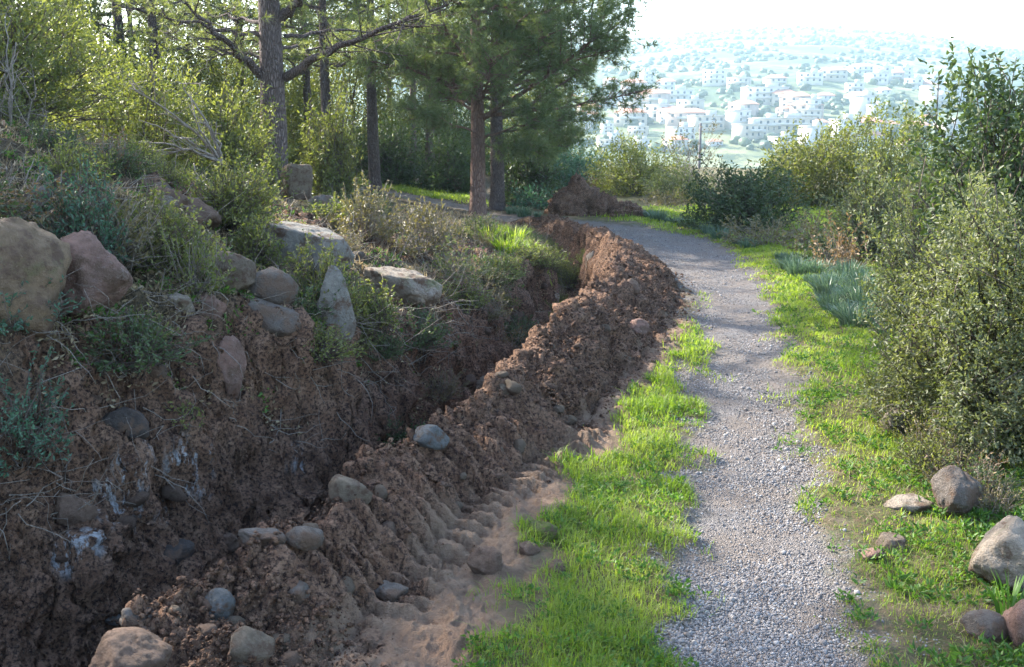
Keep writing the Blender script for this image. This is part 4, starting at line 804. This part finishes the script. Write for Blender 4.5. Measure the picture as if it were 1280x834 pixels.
spots = [(u, v) for u, v in [(985, 338), (1000, 345), (1012, 352), (1025, 358), (1035, 368), (1050, 372), (1060, 380), (1075, 384), (1085, 395), (1055, 398), (1070, 408), (1090, 412), (1040, 388), (1100, 400), (975, 325), (1045, 356), (1075, 366), (1095, 375), (1080, 355), (1060, 350), (1108, 420), (990, 330), (1020, 345), (1035, 350)]] + [(812, 272), (822, 276), (834, 278), (846, 281), (858, 284), (870, 288), (884, 292), (900, 300), (920, 306), (935, 312), (735, 258), (748, 262), (640, 268), (655, 271), (672, 274)]
for i, (u, v) in enumerate(spots):
    p = on(u, v); o = cl[i % 4] if i < 4 else cl[i % 4].copy()
    if i >= 4: COL.objects.link(o)
    o.location = p; o.rotation_euler = (0, 0, i * 1.7); s = .8 + .35 * math.sin(i * 2.1); o.scale = (s, s, s * (1 + .1 * math.cos(i)))
    if i >= 24 and i < 34: o['label'] = 'tufted plant with blue-green strap leaves at the far bend'; o['group'] = 'strap-leaved clumps at the far bend'
    if i >= 34: o['label'] = 'tufted plant with strap leaves by the far heap and pines'; o['group'] = 'strap-leaved clumps by the far pines'
for i, (u, v, lab) in enumerate([(632, 316, 'clump of bright green strap leaves on the trench rim below the red trunk'), (655, 322, 'smaller green strap-leaf clump at the right end of the trench rim'), (612, 302, 'green strap-leaf clump just below the red trunk'), (642, 303, 'green strap-leaf clump between the red trunk and the ridge top')]):
    p = on(u, v); clump(lab, .8, .32, 150, 720 + i, p, None, 'grass')
p = on(1262, 770); clump('broad-leaved light green plant beside the bottom right stones', .25, .26, 16, 730, p, None, 'weed', 'leafy_plant')

# ------------------------------------------------------------------ gravel, clods, litter
def scatter(name, P, S, rs, mat, label, cat, sq=(.55, 1), kk=1, ncol=1, rough=.35):
    D, T = ICO[kk]; n = len(P); var = 12; out = []; base = []
    for k in range(var):
        Nn = unit(rs.normal(size=(7, 3))); hh = rs.uniform(.55, 1, 7); r = np.min(np.where(D @ Nn.T > .1, hh / np.maximum(D @ Nn.T, .1), 9), 1); base.append(D * (np.minimum(r, 1.2) * rs.uniform(.66, 1.15, len(D)))[:, None])
    base = np.array(base); B_ = base[rs.integers(var, size=n)]; an = rs.uniform(0, 6.28, n); c, s = np.cos(an)[:, None], np.sin(an)[:, None]
    sc3 = S[:, None] * np.stack([np.ones(n), rs.uniform(.6, 1, n), rs.uniform(*sq, n)], 1); B_ = B_ * sc3[:, None]
    X = B_[..., 0] * c - B_[..., 1] * s; Y = B_[..., 0] * s + B_[..., 1] * c; V = np.stack([X, Y, B_[..., 2]], -1) + P[:, None]; m = len(D)
    Tt = (T[None] + (np.arange(n) * m)[:, None, None]).reshape(-1, 3); o = mesh_np(name, V.reshape(-1, 3), [Tt], mat, None, False, {'rnd': np.repeat(rs.random(n), m), 'soil': np.ones(n * m)})
    tag(o, label, cat, None, 'stuff'); return o
def varmat(name, cols, bump=.004):
    m, n = newmat(name); b = NB(n); rp = b('ShaderNodeValToRGB'); e = rp.color_ramp.elements; e[0].color = (*cols[0], 1); e[1].color = (*cols[-1], 1)
    for i, c in enumerate(cols[1:-1]): k = e.new((i + 1) / (len(cols) - 1)); k.color = (*c, 1)
    b.link(b.attr('rnd'), rp.inputs[0]); pos = b('ShaderNodeNewGeometry').outputs['Position']; ns = b.noise(60, 4, .7, pos); c = b.mix(b.ramp(ns, .4, .7), rp.outputs[0], b.mix(1., rp.outputs[0], (.6, .58, .56), 'MULTIPLY'))
    p = b('ShaderNodeBsdfPrincipled'); p.inputs['Roughness'].default_value = .9; p.inputs['Specular IOR Level'].default_value = .2; b.link(c, p.inputs['Base Color']); b.link(b.bump(ns, bump).outputs[0], p.inputs['Normal'])
    o = b('ShaderNodeOutputMaterial'); b.link(p.outputs[0], o.inputs[0]); return m
def gravel():
    rs = np.random.default_rng(31); N = 380000; y = 2.7 * np.exp(rs.random(N) * math.log(24 / 2.7)); x = rs.uniform(-.2, 1, N) * (1.2 + .22 * y); g, pd_, right = fields(x, y)
    k = (pd_ < .12 * rs.random(N)) & (rs.random(N) < np.clip(.4 + 1.3 * fbm(x * 1.3, y * 1.3, 3, 99), .1, 1)); x = x[k]; y = y[k]; S = rs.uniform(.003, .0085, len(x)) * (1 + .03 * y); big = rs.random(len(x)) < .015; S = np.where(big, S * 2.2, S)
    print('gravel', len(x)); P = np.stack([x, y, surf(x, y) + S * .15], 1); scatter('gravel', P, S, rs, varmat('gravel_stones', [(.10, .095, .095), (.22, .205, .20), (.16, .13, .11), (.28, .265, .255), (.13, .125, .125), (.36, .345, .33)]), 'loose grey gravel on the track', 'gravel')
gravel()
def clods():
    rs = np.random.default_rng(33); N = 60000; y = 2.9 * np.exp(rs.random(N) * math.log(24 / 2.9)); f = FOOT(y); x = f + .45 - np.abs(rs.normal(size=N)) * 1.0; x = np.where(rs.random(N) < .35, f - rs.uniform(0, 3.2, N), x)
    k = (x > TOP(y) - .1) & ~((y > 4.1) & (y < 7.2) & (x > f - .42) & (x < f + .2) & (rs.random(len(x)) < .85)) & (rs.random(N) < np.where(x > f, np.clip(.5 - (x - f) * 1.6, 0, 1) * np.where((y > 4.0) & (y < 7.3), .3, 1), .75)); x = x[k]; y = y[k]; S = .004 + .016 * rs.random(len(x)) ** 6; S = S * (1 + .03 * y)
    P = np.stack([x, y, surf(x, y) + .004], 1); dep = ((x < FOOT(y)) * .02); P[:, 2] += dep
    scatter('soil_clods', P, S, rs, EARTH, 'crumbly clods of dug brown earth', 'soil clods', kk=2, sq=(.6, 1))
clods()
def litter():
    rs = np.random.default_rng(35); N = 90000; y = 4 * np.exp(rs.random(N) * math.log(22 / 4)); x = TOP(y) + .3 - rs.random(N) * 4.5; k = (fbm(x * 1.5, y * 1.5, 3, 101) > -.25) & (bare(x, y) < .3); x = x[k]; y = y[k]
    n = len(x); P = np.stack([x, y, surf(x, y) + .008 + rs.random(n) * .02], 1); D = np.stack([rs.normal(size=n), rs.normal(size=n), rs.normal(size=n) * .5 + .1], 1)
    o = leaves(P, D, rs.uniform(.02, .05, n), .018, rs, 'leaf_litter', LM['dryg'], None, rnd=rs.random(n) ** 1.5); tag(o, 'dry leaf litter covering the bank', 'leaf litter', None, 'stuff')
    ac = Acc()
    for i in range(700):
        y = 4.5 * math.exp(rs.random() * 1.5); x = float(TOP(y)) + .25 - rs.random() * 3.2; p = np.array([x, y, hz(x, y) + .02]); d = unit(np.array([rs.normal(), rs.normal(), abs(rs.normal()) * .7])); l = rs.uniform(.1, .5); tube(ac, [p, p + d * l * .5 + rs.normal(size=3) * .02, p + d * l + rs.normal(size=3) * .04], [.004, .003, .0012], 3)
    o = ac.build('fallen_twigs', DRY); tag(o, 'fallen twigs and dry stalks strewn over the bank', 'twigs', None, 'stuff')
litter()

# ------------------------------------------------------------------ dug heaps at the far bend
def heap(label, x, y, r, h, seed):
    D, T = ICO[5]; V = D.copy(); rho = np.hypot(V[:, 0], V[:, 1]); V[:, 2] = np.where(V[:, 2] < 0, V[:, 2] * .3, V[:, 2] * (.8 + .2 * (1 - rho)) ); V[:, :2] *= (1 + .25 * (1 - np.abs(D[:, 2:3])))
    lump = .22 * n3(V * 2.1 + seed, 5) + .12 * (1 - 2 * np.abs(n3(V * 4.5 + seed, 6))) - .07 * (1 - 2 * np.abs(n3(V * 10 + seed, 7))) + .06 * n3(V * 22, 8) + .04 * n3(V * 40, 9)
    V = V * (1 + lump)[:, None] * np.array([r, r * .9, h]); nV = len(V); o = mesh_np('earth_heap', V, [T], EARTH, None, True, dict(soil=np.ones(nV), path=np.zeros(nV), sand=np.zeros(nV), grass=np.zeros(nV), chalk=np.zeros(nV), far=np.zeros(nV)))
    o.location = (x, y, hz(x, y)); tag(o, label, 'earth heap')
for (x, y, r, h, lab, sd_) in ((1.75, 27.2, .66, .88, 'tall heap of dark dug earth at the far bend', 1), (2.45, 26.9, .42, .62, 'middle heap of dug earth beside the tall one', 2), (3.0, 26.5, .42, .42, 'smallest heap of dug earth at the gravel edge', 3)): heap(lab, x, y, r, h, sd_)

# ------------------------------------------------------------------ town on the far hill
WALL = [plainmat('house_wall_%s' % a, c, .8, tuple(x * .9 for x in c), .3) for a, c in (('white', (.42, .41, .39)), ('cream', (.35, .31, .25)), ('pink', (.33, .25, .21)))]
ROOF = plainmat('tiled_roof', (.33, .15, .09), .8, (.24, .12, .08), 1.5); GLS = plainmat('dark_window', (.06, .07, .08), .2); TERR = plainmat('roof_terrace', (.5, .47, .43), .8)
def boxv(x0, x1, y0, y1, z0, z1):
    V = [(x, y, z) for z in (z0, z1) for y in (y0, y1) for x in (x0, x1)]; return V, [(0, 2, 3, 1), (4, 5, 7, 6), (0, 1, 5, 4), (2, 6, 7, 3), (0, 4, 6, 2), (1, 3, 7, 5)]
def house(label, loc, W, D, storeys, roof, wall, rz, group=None, cat='house'):
    root = empty('house', loc, rz); tag(root, label, cat, group); H = storeys * 3.0; a = Acc(); a.add(*boxv(-W / 2, W / 2, -D / 2, D / 2, -4, H)); a.build('wall', WALL[wall], root)
    r = Acc()
    if roof == 'hip':
        e = .6; r.add([(-W / 2 - e, -D / 2 - e, H), (W / 2 + e, -D / 2 - e, H), (W / 2 + e, D / 2 + e, H), (-W / 2 - e, D / 2 + e, H), (-W / 4, 0, H + 2.3), (W / 4, 0, H + 2.3)], [(0, 1, 5, 4), (2, 3, 4, 5)], [(1, 2, 5), (3, 0, 4)]); r.build('roof', ROOF, root)
    else:
        r.add(*boxv(-W / 2 - .25, W / 2 + .25, -D / 2 - .25, D / 2 + .25, H, H + .5)); r.add(*boxv(W * .05, W * .3, -D * .2, D * .2, H + .5, H + 2.8)); r.build('roof', TERR, root)
    nw = max(2, int(W / 3.6))
    for s_ in range(storeys):
        for i in range(nw):
            x = -W / 2 + W * (i + .5) / nw; b = Acc(); b.add(*boxv(x - .65, x + .65, -D / 2 - .03, -D / 2 + .1, s_ * 3 + .9, s_ * 3 + 2.3)); b.build('window', GLS, root)
    for s_ in range(1, storeys): b = Acc(); b.add(*boxv(-W * .3, W * .35, -D / 2 - 1.3, -D / 2 - .01, s_ * 3 - .15, s_ * 3 + .0)); b.add(*boxv(-W * .3, W * .35, -D / 2 - 1.3, -D / 2 - 1.2, s_ * 3, s_ * 3 + .9)); b.build('balcony', WALL[0], root)
    return root
def hillat(u, v):
    cp, sp = math.cos(R(PITCH)), math.sin(R(PITCH)); x = (u - 640) / F; yy = (417 - v) / F; d = np.array((x, cp + yy * sp, -sp + yy * cp)); t = np.linspace(300, 1500, 1500); P = d[None] * t[:, None]; h = height(P[:, 0], P[:, 1]); k = np.argmax(CAMZ + P[:, 2] < h); return (float(P[k, 0]), float(P[k, 1]), float(h[k]))
big = [(893, 100, 16, 3, 'flat', 0, 'tall white house with a roof box, highest left group'), (832, 108, 13, 2, 'hip', 0, 'white house left of the tall one'), (842, 120, 24, 2, 'flat', 0, 'long low white building below the left group'), (955, 124, 26, 3, 'flat', 0, 'wide white apartment block in the middle of the town'), (968, 104, 12, 2, 'hip', 1, 'cream house behind the wide apartment block'),
       (1012, 98, 16, 2, 'flat', 0, 'white house with a terrace, upper right of the middle'), (1040, 94, 18, 2, 'hip', 1, 'cream tiled house on the upper slope'), (1078, 88, 22, 2, 'hip', 0, 'highest white tiled house near the hill crest'), (1178, 122, 26, 3, 'flat', 0, 'large white block at the right of the town'), (1166, 100, 12, 2, 'flat', 0, 'white house above the large right block'),
       (1006, 140, 18, 2, 'hip', 2, 'pink tiled house low in the middle'), (858, 150, 22, 2, 'hip', 2, 'pinkish house low on the left'), (978, 158, 30, 2, 'flat', 1, 'long cream building just above the bushes'), (760, 128, 20, 2, 'flat', 0, 'white building beside the pine crown'), (788, 150, 18, 2, 'hip', 1, 'cream house low beside the pine crown'), (1070, 120, 12, 1, 'hip', 0, 'small white house right of the middle'), (1095, 98, 12, 2, 'flat', 0, 'small white flat-roofed house near the crest on the right')]
for i, (u, v, W, st_, rf, wl_, lab) in enumerate(big): p = hillat(u, v + 6); house(lab, p, W * .95, 11, st_, rf, wl_, R((i * 37) % 30 - 15))
rsh = np.random.default_rng(55); protos = [house('small pale house among the many on the far hillside', (0, 0, -400), W, 9, st_, rf, wl_, 0, 'houses on the far hillside') for (W, st_, rf, wl_) in ((11, 2, 'flat', 0), (13, 1, 'hip', 0), (12, 2, 'hip', 1), (15, 2, 'flat', 1), (10, 3, 'flat', 0), (14, 2, 'hip', 2))]
for i in range(62):
    u = rsh.uniform(700, 1230); v = 190 - 92 * rsh.random() ** 1.1; p = hillat(u, v); s = rsh.uniform(.5, 1.25); rz = R(rsh.uniform(-35, 35)); pr = protos[rsh.integers(6)] if i >= 6 else protos[i]
    if i < 6: pr.location = p; pr.rotation_euler = (0, 0, rz)
    else: copy_thing(pr, p, rz, s)
def hilltrees():
    rs = np.random.default_rng(57); N = 6000; y = rs.uniform(440, 1420, N); x = rs.uniform(-.35, .62, N) * y; k = fbm(x / 60, y / 60, 3, 58) > -.1; x = x[k]; y = y[k]; z = surf(x, y)
    D, T = ICO[2]; n = len(x); S = rs.uniform(.8, 2.8, n); V = (D * 1.0)[None] * (S[:, None, None] * np.array([1.3, 1.3, 1.0])) * (1 + .35 * n3(np.tile(D, (n, 1)) * 2 + np.repeat(np.arange(n), len(D))[:, None] * 3.1, 4)).reshape(n, -1, 1) + np.stack([x, y, z + S * .5], 1)[:, None]
    Tt = (T[None] + (np.arange(n) * len(D))[:, None, None]).reshape(-1, 3); o = mesh_np('hillside_trees', V.reshape(-1, 3), [Tt], LM['dark'], None, False, {'rnd': np.repeat(rs.random(n), len(D))}); tag(o, 'dark trees and scrub dotted over the far hillside', 'trees', None, 'stuff')
hilltrees()
pa = Acc(); b_ = at(873, 235, Y=60); g_ = hz(b_[0], 60); tube(pa, [(b_[0], 60, g_ - .3), (b_[0], 60, at(873, 154, Y=60)[2])], [.09, .07], 8, 0); tag(pa.build('utility_pole', plainmat('pole_wood', (.16, .15, .15)), None, True), 'thin grey utility pole rising from the bushes beyond the bend', 'pole')

# ------------------------------------------------------------------ haze
hb = Acc(); hb.add(*boxv(-5600, 5600, -75, 3350, -45, 170)); hm, hn = newmat('haze_air'); b = NB(hn); pv = b('ShaderNodeVolumePrincipled'); pv.inputs['Density'].default_value = HAZE; pv.inputs['Color'].default_value = (.62, .88, 1, 1); pv.inputs['Anisotropy'].default_value = .3
ou = b('ShaderNodeOutputMaterial'); b.link(pv.outputs[0], ou.inputs['Volume']); hz_o = hb.build('haze', hm); hz_o['kind'] = 'stuff'
